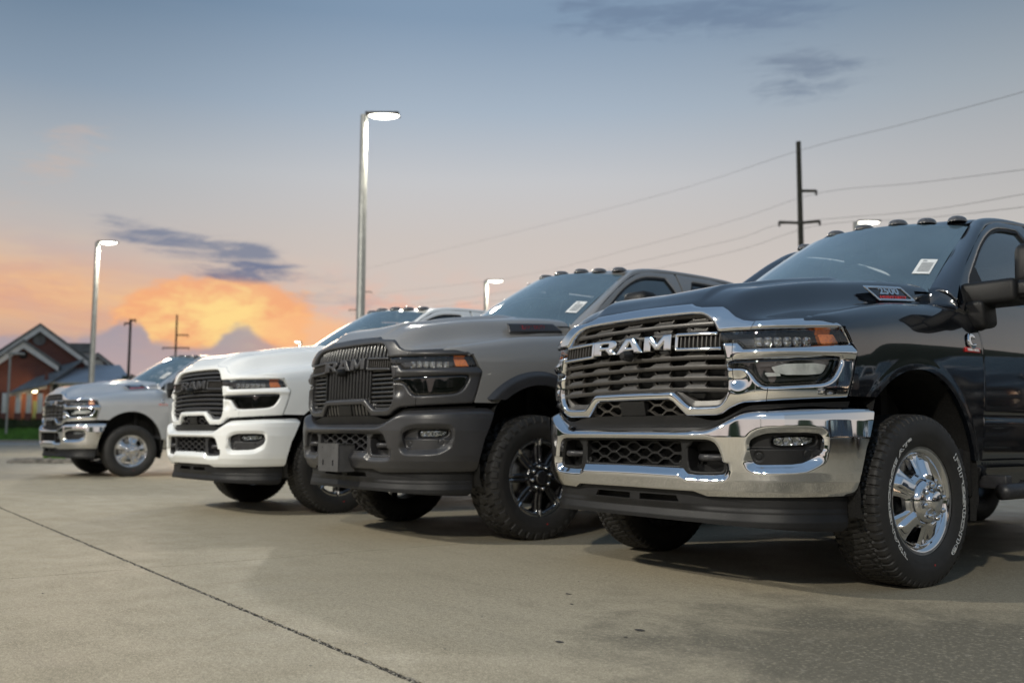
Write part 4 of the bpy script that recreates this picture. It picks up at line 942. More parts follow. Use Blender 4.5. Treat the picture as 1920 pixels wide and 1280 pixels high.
# ---------------------------------------------------------------- assembling a truck
def cfg_mats(**k):
    d = dict(paint='black_paint', surround='chrome', bumper='chrome', bar='grille_grey', emblem='chrome', bracket='chrome', grille='hex', wheel='chrome5', tyre='ht', lettering=True, hood_badge='chrome', engine=True, sticker=True, lower='black_plastic', mirror='black_plastic')
    d.update(k); return d
MIR = {}
def mir(k):
    if k not in MIR: MIR[k] = mirror(MC[k])
    return MIR[k]
def make_truck(label, loc, rot, group, lod=0, **kw):
    c = cfg_mats(**kw); M = MT; P = M[c['paint']]
    t = bpy.data.objects.new('pickup_truck', None); COL.objects.link(t); t.empty_display_size = .3
    t.location = loc; t.rotation_euler = (0, 0, rot); t['label'] = label; t['category'] = 'pickup truck'
    if group: t['group'] = group
    o = lambda n, k, m, par=t, **p: ob(n, MC[k] if isinstance(k, str) else k, M[m] if isinstance(m, str) else m, par, **p)
    def pair(n, k, m, par=t):
        return o(n, k, m, par), o(n, mir(k), m, par)
    # front end
    hood = o('hood', 'hood', P)
    pair('fender', 'fender', P)
    gs = o('grille_surround', 'grille_surround', c['surround'])
    be = pair('headlight_bezel', 'bezel', c['surround'])
    for s, side_ in enumerate((lambda k: MC[k], mir)):
        hl = o('headlight', side_('lamp_housing'), 'gloss_black')
        o('reflector', side_('lamp_reflectors'), 'reflector', hl, kind='stuff'); o('chrome_strip', side_('lamp_strip'), 'reflector', hl)
        o('turn_signal', side_('amber'), 'amber', hl); o('light_pipe', side_('light_pipe'), 'light_pipe' if c['surround'] == 'chrome' else 'smoked', hl)
        o('lamp_trim', side_('lamp_trim'), 'smoked', hl)
        o('upper_lens', side_('lens_up'), 'lens', hl); o('lower_lens', side_('lens_lo'), 'lens' if c['surround'] == 'chrome' else 'lens_dark', hl)
    gr = o('grille', 'grille_frame', c['bar'] if c['grille'] == 'hex' else 'matte_trim')
    o('radiator', 'radiator', 'radiator', gr)
    if c['grille'] == 'hex':
        for b in MC['bars']: o('grille_bar', b, c['bar'], gr)
        o('grille_lattice', 'lattice', c['bar'], gr, kind='stuff'); o('lower_lattice', 'lower_lattice', c['bar'], gr, kind='stuff')
    elif c['grille'] == 'upright':
        for b in MC['vbars']: o('upright_bar', b, 'bar_black', gr)
        o('side_bars', 'hbars', 'bar_black', gr, kind='stuff'); o('grille_post', 'vframe', 'bar_black', gr, kind='stuff'); o('lower_bars', 'vlow', 'bar_black', gr, kind='stuff')
    else:
        for b in MC['wbars']: o('grille_bar', b, 'satin_black', gr)
        o('lower_lattice', 'lower_lattice', 'satin_black', gr, kind='stuff')
    o('sensor_plate', 'sensor_plate', 'black_plastic', gr)
    em = o('emblem', 'bracket', c['bracket']); o('bracket', mir('bracket'), c['bracket'], em); pair('bracket_plate', 'bracket_plate', 'void_black', em); o('bracket_slats', 'bracket_slats', c['bar'], em, kind='stuff')
    for l in MC['letters']: o('letter', l, c['emblem'], em)
    o('front_camera', 'camera_pod', 'black_plastic', em, loc=(-.005, -1.03, 1.130))
    bu = o('front_bumper', 'bumper', c['bumper'])
    o('bumper_step', 'bumper_step', 'black_plastic', bu); o('gasket', 'gasket', 'black_plastic', bu)
    lf = o('lower_grille', 'lower_frame', c['lower']); o('honeycomb', 'honeycomb', c['lower'], lf, kind='stuff'); o('duct', 'lower_void', 'void_black', lf)
    for k in (MC, ): 
        for sd_ in (lambda q: MC[q], mir):
            o('hook_pocket', sd_('hook_pocket'), c['lower'], lf)
            o('tow_hook', sd_('tow_hook'), 'satin_black')
            fb = o('fog_lamp', sd_('fog_bezel'), c['lower']); o('fog_lens', sd_('fog_lens'), 'lens', fb); o('fog_reflector', sd_('fog_reflector'), 'reflector', fb, kind='stuff'); o('fog_backing', sd_('fog_backing'), 'gloss_black', fb)
    for u, z, dd in ((.768, .632, .034), (.998, .645, .034), (.338, .592, .040)):
        for g in (-1, 1):
            x, y = BUM(np.array(g*u), dd); xa, ya = BUM(np.array(g*(u+.01)), dd); xb, yb = BUM(np.array(g*(u-.01)), dd)
            an = math.atan2(float(ya-yb), float(xa-xb))*(1 if g > 0 else 1)
            o('park_sensor', 'sensor', c['lower'], t, loc=(float(x), float(y), z), rot=(0, 0, an if g > 0 else math.atan2(float(ya-yb), float(xa-xb))+math.pi))
    o('air_dam', 'air_dam', 'black_plastic'); o('dam_duct', 'dam_void', 'void_black')
    # cab
    o('roof', 'roof', P)
    pair('pillar', 'pillar', P); pair('cowl_corner', 'cowl_corner', P); pair('rear_pillar', 'rear_pillar', P)
    o('cab_back', 'cab_back', P); o('rear_window', 'rear_window', 'rear_glass' if c.get('dark_back') else 'side_glass')
    w = o('windshield', 'windshield', 'windshield'); o('shade_band', 'ws_band', 'void_black', w)
    if c['sticker']: s = o('price_sheet', 'sticker', 'paper', w); o('sheet_print', 'sheet_lines', 'ink', w, kind='stuff')
    wi = o('wiper', 'wiper', 'dark_plastic'); o('cowl', 'cowl', 'dark_plastic')
    for g, sd_ in enumerate((lambda q: MC[q], mir)):
        for k, gl in (('front_door', 'side_glass'), ('rear_door', 'rear_glass')):
            d = o(k, sd_(k), P); o('window', sd_(k+'_glass'), gl, d); o('window_seal', sd_(k+'_seal'), 'dark_plastic', d)
            if k == 'front_door': o('sail_panel', sd_('sail'), 'black_plastic', d)
            h = o('door_handle', sd_('handle'), P if c['surround'] != 'chrome' else 'chrome', d, loc=(0, 0 if k == 'front_door' else 1.0, 0))
        mm = o('wing_mirror', sd_('mirror_head'), c['mirror']); o('mirror_arm', sd_('mirror_arm'), c['mirror'], mm); o('mirror_glass', sd_('mirror_glass'), 'reflector', mm); o('arm_cover', sd_('mirror_cap'), 'black_plastic', mm)
        st = o('running_board', sd_('step'), 'satin_black'); [o('bracket', sd_('step_bracket'), 'satin_black', st, loc=(0, y_, 0)) for y_ in (.72, 1.5, 2.35)]; o('step_tread', sd_('step_tread'), 'black_plastic', st, kind='stuff')
        o('sill', sd_('sill'), P); o('wheel_liner', sd_('liner'), 'liner'); o('liner_wall', sd_('liner_wall'), 'liner'); o('mud_flap', sd_('mud_flap'), 'liner')
        o('inner_panel', sd_('inner_side'), 'dash')
        o('bed_side', sd_('bed_side'), P); o('bed_rail', sd_('bed_rail'), 'black_plastic'); o('tail_lamp', sd_('tail_lamp'), 'red_lens')
        # badges, written the right way round on both sides
        if c['hood_badge'] == 'scoop':
            if g == 0:
                b = o('hood_badge', 'scoop_badge', 'matte_trim'); o('badge_text', 'scoop_text', 'red_trim', b, kind='stuff')
            else: o('hood_badge', mir('scoop_badge'), 'matte_trim')
        else:
            b = o('hood_badge', sd_('badge_frame'), c['hood_badge']); o('badge_plate', sd_('badge_back'), 'gloss_black', b)
            if g == 0: o('badge_text', 'badge_text', c['hood_badge'], b, kind='stuff'); o('badge_strip', 'badge_sub', 'red_trim', b, kind='stuff')
        if c['engine']:
            b = o('fender_badge', sd_('engine_badge'), 'chrome')
            pl = o('badge_plate', sd_('engine_plate'), 'red_trim', b)
            if g == 0: o('badge_text', 'engine_text', 'paper', b, kind='stuff')
        if c['grille'] == 'upright': o('fender_flare', sd_('flare'), 'matte_trim')
    o('cab_floor', 'floor', 'dash'); o('firewall', 'firewall', 'void_black')
    o('dashboard', 'dash', 'dash'); o('steering_wheel', 'steering_wheel', 'black_plastic')
    for x in (-.40, .40):
        s = o('front_seat', 'seat', 'seat_cloth', loc=(x, 0, 0)); h = o('headrest', 'headrest', 'seat_cloth', s); o('headrest_posts', 'headrest_posts', 'steel', s)
    o('rear_bench', 'bench', 'seat_cloth'); o('rear_view_mirror', 'mirror_in', 'black_plastic')
    for x, y in ((.56, 1.15), (.41, 1.07), (.25, 1.04), (.03, 1.03), (-.19, 1.04), (-.54, 1.13)):
        sx = abs(x)/.652; y = .955+.235*sx**2.2+.085; z = float(roof_map(np.array(sx), np.array(y))[2])
        o('roof_lamp', 'roof_lamp', 'lamp_grey', loc=(x, y, z-.006))
    o('roof_antenna', 'fin', P, loc=(-.40, 1.22, 2.040))
    o('bed_inner', 'bed_inner', 'black_plastic'); o('tailgate', 'tailgate', P); o('rear_bumper', 'rear_bumper', c['bumper'])
    o('chassis', 'chassis', 'void_black')
    for y in (0, 3.797): o('axle', 'axle', 'satin_black', loc=(0, y, 0 if y == 0 else 0))
    if c.get('plate'): o('plate_bracket', 'plate_bracket', 'bracket_grey')
    if c.get('lift'):
        for ch in t.children: ch.location.z += c['lift']
    for y in (0, 3.797):
        for g in (1, -1):
            wh = bpy.data.objects.new('wheel', None); COL.objects.link(wh); wh.parent = t; wh.empty_display_size = .2
            wh.location = (g*.871, y, .4140*c.get('wheel_scale', 1)); wh.scale = (c.get('wheel_scale', 1),)*3; wh.rotation_euler = (0, 0, 0 if g > 0 else math.pi)
            o('tyre', 'tyre_'+c['tyre'], 'rubber', wh)
            if c['wheel'] == 'chrome5':
                o('rim', 'rim5', 'chrome_wheel', wh); o('centre_cap', 'cap5', 'chrome_wheel', wh); o('lug_nuts', 'lugs5', 'chrome_wheel', wh, kind='stuff'); o('cap_flats', 'capflats', 'chrome_wheel', wh, kind='stuff')
            else:
                o('rim', 'rim8', 'gloss_black', wh); o('rim_lip', 'lip8', 'machined', wh); o('centre_cap', 'cap8', 'gloss_black', wh); o('lug_nuts', 'lugs8', 'machined', wh, kind='stuff')
            o('rim_barrel', 'barrel', 'steel' if c['wheel'] == 'chrome5' else 'satin_black', wh); o('brake', 'brake', 'steel', wh)
            if c['lettering']: o('sidewall_lettering', 'sidewall_text', 'tyre_white', wh, kind='stuff')
            o('tyre_dot', 'tyre_dot', 'red_trim', wh)
    return t
GRP = 'pickup trucks parked in a row on the lot'
make_truck('glossy black pickup truck with chrome grille and chrome bumper, nearest to the camera', (0, 0, 0), 0, GRP)
make_truck('matte grey pickup truck with black upright-bar grille and empty licence plate bracket', (-2.665, -.334, 0), rad(1.95), GRP, lift=.025, wheel_scale=1.03,
    paint='grey_paint', surround='matte_trim', bumper='matte_trim', emblem='matte_trim', bracket='matte_trim', grille='upright', wheel='black8', tyre='at', lettering=False, hood_badge='scoop', engine=False, sticker=True, plate=True, lower='matte_trim')
make_truck('white pickup truck with white bumper and black grille, between the grey and the silver truck', (-5.426, -.55, 0), rad(3.73), GRP, lift=-.022,
    paint='white_paint', surround='white_paint', bumper='white_paint', emblem='satin_black', bracket='satin_black', grille='bars', wheel='black8', tyre='ht', lettering=False, hood_badge='scoop', engine=False, lower='satin_black')
make_truck('silver pickup truck with chrome bumper and chrome wheels at the far left of the row', (-13.594, -.282, 0), rad(3.77), GRP,
    paint='silver_paint', wheel='chrome5', lettering=False)
# ---------------------------------------------------------------- placing things by bearing and distance
def at(px, py, d):
    r = _f+_r*((px-960)/1789.84)-_u*((py-640)/1789.84)
    return CAMP+r*(d/r.dot(FH))
def gp(px, d):     # foot on the ground
    p = at(px, 800, d); return Vector((p.x, p.y, 0))
def struct(name, me, mat, parent=None, **k):
    o = ob(name, me, mat, parent, **k)
    if parent is None: o['kind'] = 'structure'
    return o
def thing(name, label, cat, loc=(0, 0, 0), rz=0, group=None):
    o = bpy.data.objects.new(name, None); COL.objects.link(o); o.location = loc; o.rotation_euler = (0, 0, rz); o['label'] = label; o['category'] = cat
    if group: o['group'] = group
    return o
RNG = random.Random(7)
# ---------------------------------------------------------------- concrete lot
def concrete(name, c0, c1, stain=True):
    m, nt, b = new_mat(name)
    g = nt.nodes.new('ShaderNodeNewGeometry'); p = V(nt, g.outputs['Position'])
    a = noise(nt, p, .35, 6, .6, .6); f = noise(nt, p, 3.2, 6, .65, .3); h = noise(nt, p, 42., 5, .7); s = noise(nt, p, 170., 4, .65)
    col = mix(nt, a.ss(.25, .80), c0, c1)
    col = mix(nt, f.ss(.35, .75)*.30, col, [x*.66 for x in c0])
    # streaky tyre scuffs run along the driving lane
    mp = nt.nodes.new('ShaderNodeMapping'); mp.inputs['Scale'].default_value = (.5, 3.2, 1); mp.inputs['Rotation'].default_value = (0, 0, .35); nt.links.new(p.k, mp.inputs[0])
    st = noise(nt, V(nt, mp.outputs[0]), 1.6, 7, .68, .8)
    col = mix(nt, st.ss(.48, .78)*.34, col, [x*.50 for x in c0])
    li = noise(nt, V(nt, mp.outputs[0]), 9.0, 6, .72, .3)
    col = mix(nt, li.ss(.60, .76)*.25, col, [min(1, x*1.5) for x in c1])
    col = mix(nt, h.ss(.45, .70)*.38, col, [x*.55 for x in c0])
    col = mix(nt, s.ss(.52, .66)*.75, col, [min(1, x*1.45) for x in c1])
    col = mix(nt, s.ss(.48, .36)*.85, col, [x*.45 for x in c0])
    if stain:   # oily, worn patch in front of the nearest truck
        sp = nt.nodes.new('ShaderNodeSeparateXYZ'); nt.links.new(p.k, sp.inputs[0]); X, Y = V(nt, sp.outputs[0]), V(nt, sp.outputs[1])
        dd = ((X-2.3)*(1/1.7))*((X-2.3)*(1/1.7))+((Y+1.35)*(1/1.2))*((Y+1.35)*(1/1.2))
        wgt = ((dd*-1.0).exp()*1.1+(f-.5)*1.2).ss(.25, .85)
        col = mix(nt, wgt*.78, col, (.080, .075, .058))
        col = mix(nt, wgt*noise(nt, p, 16., 4, .7).ss(.58, .68)*.6, col, (.30, .275, .22))
    g1 = noise(nt, p, 55., 3, .7); g2 = noise(nt, p, 24., 4, .7)
    col = mix(nt, g1.ss(.50, .70)*.42, col, [x*.50 for x in c0]); col = mix(nt, g1.ss(.48, .34)*.40, col, [min(1, x*1.35) for x in c1])
    col = mix(nt, g2.ss(.54, .68)*.28, col, [x*.55 for x in c0])
    setp(nt, b, 'Base Color', col)
    setp(nt, b, 'Roughness', f.ss(.3, .7)*.22+.50); setp(nt, b, 'Specular IOR Level', .35)
    bump(nt, b, h*.6+s*.7+f*.8, .55, .003)
    return m
M_CON = concrete('concrete', (.300, .262, .188), (.385, .343, .255))
M_CON2 = concrete('far_concrete', (.36, .34, .30), (.44, .42, .38), False)
M_DIRT = simple('joint_dirt', (.020, .017, .012), .9, nscale=60, namt=.7, bscale=120, bstr=1., bdist=.004)
M_GRASS = simple('grass', (.095, .20, .032), .8, nscale=.6, namt=.35)
M_ASPH = simple('road', (.16, .155, .15), .8, nscale=3, namt=.2)
def sheet(name, x0, x1, y0, y1, z): return mesh_raw(name, [(x0, y0, z), (x1, y0, z), (x1, y1, z), (x0, y1, z)], [(0, 1, 2, 3)], False)
struct('ground', sheet('ground', -2500, 2500, -2500, 2500, -.045), simple('terrain', (.075, .085, .045), .9, nscale=.2, namt=.3))
lot = struct('parking_lot', sheet('parking_lot', -52, 40, -46, 34, -.0022), M_DIRT)
XJ = [-51.8+i*4.62 for i in range(20)]
XJ = [x-(min(XJ, key=lambda v: abs(v+1.80))+1.80) for x in XJ]
YJ = [-2.90+4.6*i for i in range(-9, 8)]
def slab(x0, x1, y0, y1, fine):
    g = .0028; gy0 = .0095 if abs(y0+2.9) < .1 else g; gy1 = .0095 if abs(y1+2.9) < .1 else g
    P = []
    def edge(ax, ay, bx, by, amp, n):
        for i in range(n):
            t = i/n; j = amp*(RNG.random()-.3)*(1.8 if RNG.random() < .08 else 1)
            nx, ny = (by-ay), -(bx-ax); l = math.hypot(nx, ny); P.append((ax+(bx-ax)*t-nx/l*j, ay+(by-ay)*t-ny/l*j))
    nx_ = 220 if fine else 1; a1 = .009 if fine else 0
    edge(x0+g, y0+gy0, x1-g, y0+gy0, a1 if abs(y0+2.9) < .1 else a1*.3, nx_); edge(x1-g, y0+gy0, x1-g, y1-gy1, a1*.25, nx_)
    edge(x1-g, y1-gy1, x0+g, y1-gy1, a1 if abs(y1+2.9) < .1 else a1*.3, nx_); edge(x0+g, y1-gy1, x0+g, y0+gy0, a1*.25, nx_)
    n = len(P); c = ((x0+x1)/2, (y0+y1)/2)
    vs = [(x, y, 0) for x, y in P]+[(x, y, -.030) for x, y in P]+[(c[0], c[1], 0)]
    fs = [(i, (i+1) % n, 2*n) for i in range(n)]+[(n+i, n+(i+1) % n, (i+1) % n, i) for i in range(n)]
    return mesh_raw('slab', vs, fs, False)
for i in range(len(XJ)-1):
    for j in range(len(YJ)-1):
        xm, ym = (XJ[i]+XJ[i+1])/2, (YJ[j]+YJ[j+1])/2
        fine = -12 < xm < 6 and -8 < ym < 3
        ob('slab', slab(XJ[i], XJ[i+1], YJ[j], YJ[j+1], fine), M_CON, lot)
# grit packed in the joint and scattered about
_g = bmesh.new()
def pebble(x, y, z, r):
    m = Matrix.Translation((x, y, z)) @ Matrix.Rotation(RNG.random()*6, 4, 'Z') @ Matrix.Diagonal((r*(.7+RNG.random()*.7), r*(.6+RNG.random()*.5), r*(.35+RNG.random()*.4), 1))
    bmesh.ops.create_icosphere(_g, subdivisions=1, radius=1, matrix=m)
for k in range(1100):
    x = -7+9.5*RNG.random()**.7; pebble(x, -2.90+RNG.gauss(0, .006), -.002+.003*RNG.random(), .0020+.0035*RNG.random()**2)
for k in range(150):
    pebble(RNG.uniform(-8, 4), RNG.uniform(-5, 1), .001, .0018+.004*RNG.random()**3)
gv = ob('gravel', bm_mesh('gravel', _g), simple('grit', (.30, .28, .24), .8, nscale=120, namt=.7)); gv['kind'] = 'stuff'
def blot(x, y, r, seed):
    R = random.Random(seed); P = [(x+r*(1+.35*(R.random()-.5))*math.cos(a), y+.7*r*(1+.35*(R.random()-.5))*math.sin(a), .0012) for a in np.arange(16)*math.pi/8]
    return mesh_raw('oil_spot', P, [tuple(range(16))], False)
M_OIL = simple('oil', (.045, .043, .042), .4, nscale=40, namt=.3)
for k, (px, py, r) in enumerate([(1200, 1181, .030), (1049, 1203, .024), (1066, 1113, .022), (1072, 1132, .014), (1173, 1194, .012), (834, 1216, .008), (904, 1156, .008), (686, 1206, .009), (632, 1183, .008), (162, 1070, .012)]):
    rr_ = _f+_r*((px-960)/1789.84)-_u*((py-640)/1789.84); p = CAMP-rr_*(CAMP.z/rr_.z)
    struct('oil_stain', blot(p.x, p.y, r*.75, k), M_OIL)
# lawn, kerb and road beyond the lot, towards the church
def quad_at(name, pts, z, mat): 
    return struct(name, mesh_raw(name, [(p.x, p.y, z) for p in pts], [(0, 1, 2, 3)], False), mat)
quad_at('road', [gp(-900, 40), gp(700, 40), gp(700, 60), gp(-900, 60)], -.012, M_CON2)
struct('lawn', mesh_raw('lawn', [(*gp(-900, 62)[:2], .06), (*gp(900, 62)[:2], .06), (*gp(900, 70)[:2], .80), (*gp(-900, 70)[:2], .80), (*gp(900, 170)[:2], .82), (*gp(-900, 170)[:2], .82)], [(0, 1, 2, 3), (3, 2, 4, 5)], False), M_GRASS)
_k0, _k1 = gp(-900, 61.7), gp(700, 61.7)
def bar_between(name, a, b, w, z0, z1):
    d = (b-a).normalized(); n = Vector((-d.y, d.x, 0))*w/2
    vs = [(*(a+n)[:2], z0), (*(a-n)[:2], z0), (*(b-n)[:2], z0), (*(b+n)[:2], z0), (*(a+n)[:2], z1), (*(a-n)[:2], z1), (*(b-n)[:2], z1), (*(b+n)[:2], z1)]
    return mesh_raw(name, vs, [(3, 2, 1, 0), (4, 5, 6, 7), (0, 1, 5, 4), (1, 2, 6, 5), (2, 3, 7, 6), (3, 0, 4, 7)], False)
struct('kerb', bar_between('kerb', _k0, _k1, .35, -.04, .14), M_CON2)
# blades on the lawn strip nearest the lot
def blades(name, n, fn, h, seed, mat):
    R = np.random.RandomState(seed); vs, fs = [], []
    for k in range(n):
        p = fn(R); a = R.rand()*6.28; hh = h*(.5+R.rand()); w = hh*.22; l = R.normal(0, .35, 2)*hh
        b = len(vs); vs += [(p.x+w*math.cos(a), p.y+w*math.sin(a), p.z), (p.x-w*math.cos(a), p.y-w*math.sin(a), p.z), (p.x+l[0], p.y+l[1], p.z+hh)]; fs.append((b, b+1, b+2))
    o = ob(name, mesh_raw(name, vs, fs, False), mat); o['kind'] = 'stuff'; return o
_bl = lambda R: (lambda d: gp(-60+420*R.rand(), d)+Vector((0, 0, .06+.74*min(1, (d-62)/8))))(62.1+8.5*R.rand()**1.2)
blades('grass', 30000, _bl, .13, 4, simple('grass_blade', (.11, .25, .035), .7, nscale=2, namt=.4))
# kerbed island by the silver truck
isl = thing('kerb_island', 'low rough concrete kerb island with a tuft of grass before the silver truck', 'kerb island', gp(110, 22.0), YAW)
def lump(name, L_, W_, H_, seed):
    R = np.random.RandomState(seed); n, m = 40, 9; P = np.zeros((n, m, 3))
    for i in range(n):
        for j in range(m):
            t = i/(n-1)*2-1; q = j/(m-1)*math.pi; e = (1-abs(t)**6)**.5
            P[i, j] = (t*L_, W_*math.cos(q)*e, H_*math.sin(q)**.5*e+R.normal(0, .006))
    return gridmesh(name, P)
ob('kerb', lump('kerb', 1.15, .22, .12, 2), simple('rough_concrete', (.20, .18, .15), .9, nscale=9, namt=.5, bscale=30, bstr=.8, bdist=.01), isl)
_gi = blades('turf', 500, lambda R: Vector((R.uniform(-.25, .25), R.uniform(-.12, .12), .10)), .09, 8, MT['black_paint']); _gi.parent = isl; del _gi['kind']; _gi.material_slots[0].material = bpy.data.materials['grass_blade']

# ---------------------------------------------------------------- lot lamps
M_POLE = simple('pole_grey', (.34, .35, .34), .45, .5, nscale=5, namt=.12); M_LED = emis('led', (1.0, .97, .86), 7.0)
M_HEAD = simple('lamp_head', (.08, .08, .08), .4, .5, nscale=20)
def lamp(label, px, d, top_py, r, power, head_dir=1, hl=.68, hw=.34, group='tall lot lamps on square poles', two=False, shadow=True):
    tp = at(px, top_py, d); f = Vector((tp.x, tp.y, 0)); H_ = tp.z
    t = thing('street_lamp', label, 'street lamp', f, YAW, group)
    P = []
    ob('pole', tube('pole', [(0, 0, 0), (0, 0, H_*.5), (0, 0, H_)], r, 12, r2=r*.72), M_POLE, t)
    ob('base', lathe('base', [(0, r*2.2), (.5, r*2.0), (.55, r*1.2)], 20, 'z'), simple('base', (.3, .29, .27), .8, nscale=6), t)
    for g in ((1, -1) if two else (1,)):
        s = head_dir*g
        ob('arm', box('arm', min(s*.0, s*.08), max(s*.0, s*.08), -.04, .04, H_-.055, H_-.013, .01), M_HEAD, t)
        ob('lamp_head', box('lamp_head', min(s*.04, s*(.06+hl)), max(s*.04, s*(.06+hl)), -hw/2, hw/2, H_-.012, H_+.032, .018, 3), M_HEAD, t)
        ob('led_panel', xform(lathe('led_panel', [(-.085, 0), (-.080, .10), (-.062, .22), (-.03, .30), (-.013, .315), (-.013, 0)], 28, 'z'), lambda x, y, z, s=s: (x*hl/.66+s*(.07+hl*.5), y*hw*1.35, z+H_)), M_LED, t)
        l = bpy.data.lights.new('lamp_light', 'SPOT'); l.energy = power; l.spot_size = rad(165); l.spot_blend = .35; l.shadow_soft_size = .18; l.color = (1.0, .92, .76)
        lo = bpy.data.objects.new('lamp_light', l); COL.objects.link(lo); lo.parent = t; lo.location = (s*(.06+hl*.55), 0, H_-.14)
    return t
LP = 1500; LP2 = 4600
lamp('tall lit lot lamp whose pole rises behind the grey and the white truck', 683, 19.4, 216, .105, LP)
lamp('lit lot lamp on a pole in front of the brick church', 183, 32.6, 454, .105, LP, hl=.62, two=False)
lamp('lit lot lamp low in the sky above the windshield of the grey truck', 911, 40.5, 526, .105, LP)
lamp('lit lot lamp peeping above the roof of the black truck', 1604, 28.9, 416, .105, LP)
lamp('small far lamp lit above the white truck', 564, 66, 640, .10, LP*.6, -1, .35, .3, None)
def lot_lamp(label, x, y, H_, r, power, yaw):
    p = Vector((x, y, H_))-CAMP; d = p.dot(FH)
    t = thing('street_lamp', label, 'street lamp', (x, y, 0), yaw, 'tall lot lamps on square poles')
    ob('pole', tube('pole', [(0, 0, 0), (0, 0, H_*.5), (0, 0, H_)], r, 12, r2=r*.72), M_POLE, t)
    ob('lamp_head', box('lamp_head', .06, .74, -.17, .17, H_-.045, H_+.055, .03, 3), M_HEAD, t)
    ob('led_panel', box('led_panel', .12, .68, -.14, .14, H_-.085, H_-.046, .012), M_LED, t)
    l = bpy.data.lights.new('lamp_light', 'POINT'); l.energy = power; l.shadow_soft_size = .3; l.color = (1.0, .93, .80)
    lo = bpy.data.objects.new('lamp_light', l); COL.objects.link(lo); lo.parent = t; lo.location = (.42, 0, H_-.42)
lot_lamp('lit lot lamp across the lane behind the camera, mirrored in the grey fender', -6.5, -11.0, 8.6, .105, LP2, rad(90))
lot_lamp('lit lot lamp behind the camera, mirrored in the chrome bumper of the black truck', 7.0, -12.5, 8.6, .105, LP2, rad(90))
# ---------------------------------------------------------------- utility poles and wires
M_WOOD = simple('weathered_wood', (.050, .048, .036), .85, nscale=8, namt=.35)
M_WIRE = simple('wire', (.20, .20, .20), .6, nscale=3)
def upole(label, px, d, top_py, r, arms, bot_px=None, group=None):
    tp = at(px, top_py, d); t = thing('utility_pole', label, 'utility pole', (tp.x, tp.y, 0), YAW, group)
    ob('pole', tube('pole', [(0, 0, -.1), (0, 0, tp.z*.5), (0, 0, tp.z)], r*1.25, 10, r2=r*.85), M_WOOD, t)
    for (py, l, dy, rise) in arms:
        z = at(px, py, d).z
        ob('cross_arm', tube('cross_arm', [(0, 0, z), (l*.5, dy*.5, z+rise*.5), (l, dy, z+rise)], .055, 6), M_WOOD, t)
        ob('insulator', tube('insulator', [(l, dy, z+rise-.16), (l, dy, z+rise+.02)], .04, 6), MT['dark_plastic'], t)
    return t
upole('dark utility pole with side arms rising behind the black truck', 1497, 35, 266, .105, [(358, .62, 0, 0), (418, -.62, .6, .16), (418, .62, -.3, .0)])
upole('dark pole with a small top fixture right of the church', 245, 58, 598, .085, [(601, .3, 0, .05), (606, -.35, 0, 0)])
upole('thin utility pole against the orange cloud above the silver truck', 332, 80, 590, .085, [(628, 1.0, 0, 0), (652, -1.1, 0, 0), (652, 1.1, 0, 0)])
upole('far utility pole hidden behind the tallest lot lamp', 677, 110, 505, .10, [(547, 1.25, 0, 0), (581, -1.3, 0, 0)])
def wire(label, pts, r=.0065):
    P = [at(*p) for p in pts]; Q = crom([tuple(p) for p in P], 14)
    o = ob('power_line', tube('power_line', Q, r, 5), M_WIRE); o['label'] = label; o['category'] = 'power line'; o['group'] = 'power lines across the evening sky'
wire('topmost power line running over the tip of the utility pole', [(2100, 112, 14), (1920, 172, 20), (1690, 234, 28), (1494, 284, 35), (1250, 362, 52), (960, 437, 78), (677, 506, 110)])
wire('second power line, meeting the upper arm of the utility pole', [(2100, 292, 14), (1920, 318, 20), (1720, 343, 28), (1527, 364, 35), (1380, 412, 45), (1200, 462, 60), (960, 520, 82), (695, 552, 110)])
wire('third power line, meeting the left lower arm of the utility pole', [(2100, 330, 14), (1920, 364, 20), (1720, 396, 28), (1468, 420, 35), (1380, 448, 42), (1200, 490, 58), (960, 545, 82), (655, 588, 110)])
wire('lowest power line, meeting the right lower arm of the utility pole', [(2100, 360, 14), (1920, 388, 20), (1720, 410, 28), (1527, 424, 35), (1380, 470, 43), (1200, 510, 60), (960, 560, 84), (657, 590, 110)])
# ---------------------------------------------------------------- brick church on the left
CHR = YAW+math.atan(860/1790); RC = Vector((math.cos(CHR), math.sin(CHR), 0)); FC = Vector((-math.sin(CHR), math.cos(CHR), 0))
def atc(px, py, d):
    r = _f+_r*((px-960)/1789.84)-_u*((py-640)/1789.84); return CAMP+r*(d/r.dot(FC))
CH0 = atc(100, 800, 83.2); CH0.z = 0
ch = thing('brick_church', 'red brick church with white gable trim and a lit porch', 'church', CH0, CHR)
def cl(px, py, d=83.2):   # into the church's own axes
    p = atc(px, py, d)-CH0; return Vector((p.dot(RC), p.dot(FC), p.z))
M_BRICK, nt, b = new_mat('brick')
bt = nt.nodes.new('ShaderNodeTexBrick'); bt.inputs['Scale'].default_value = 4.2; bt.inputs['Color1'].default_value = (.19, .072, .056, 1); bt.inputs['Color2'].default_value = (.145, .056, .045, 1); bt.inputs['Mortar'].default_value = (.22, .17, .15, 1); bt.inputs['Mortar Size'].default_value = .012
mp = nt.nodes.new('ShaderNodeMapping'); mp.inputs['Rotation'].default_value = (rad(90), 0, 0); nt.links.new(objco(nt).k, mp.inputs[0]); nt.links.new(mp.outputs[0], bt.inputs[0])
setp(nt, b, 'Base Color', mix(nt, noise(nt, objco(nt), .7, 5).ss(.3, .7)*.35, V(nt, bt.outputs[0]), (.12, .045, .035))); setp(nt, b, 'Roughness', .85)
M_TRIM = simple('white_trim', (.72, .72, .70), .6, nscale=2, namt=.08); M_SLATE = simple('slate', (.17, .175, .175), .7, nscale=1.5, namt=.25); M_BLUEROOF = simple('metal_roof', (.38, .41, .45), .45, .2, nscale=.6, namt=.12)
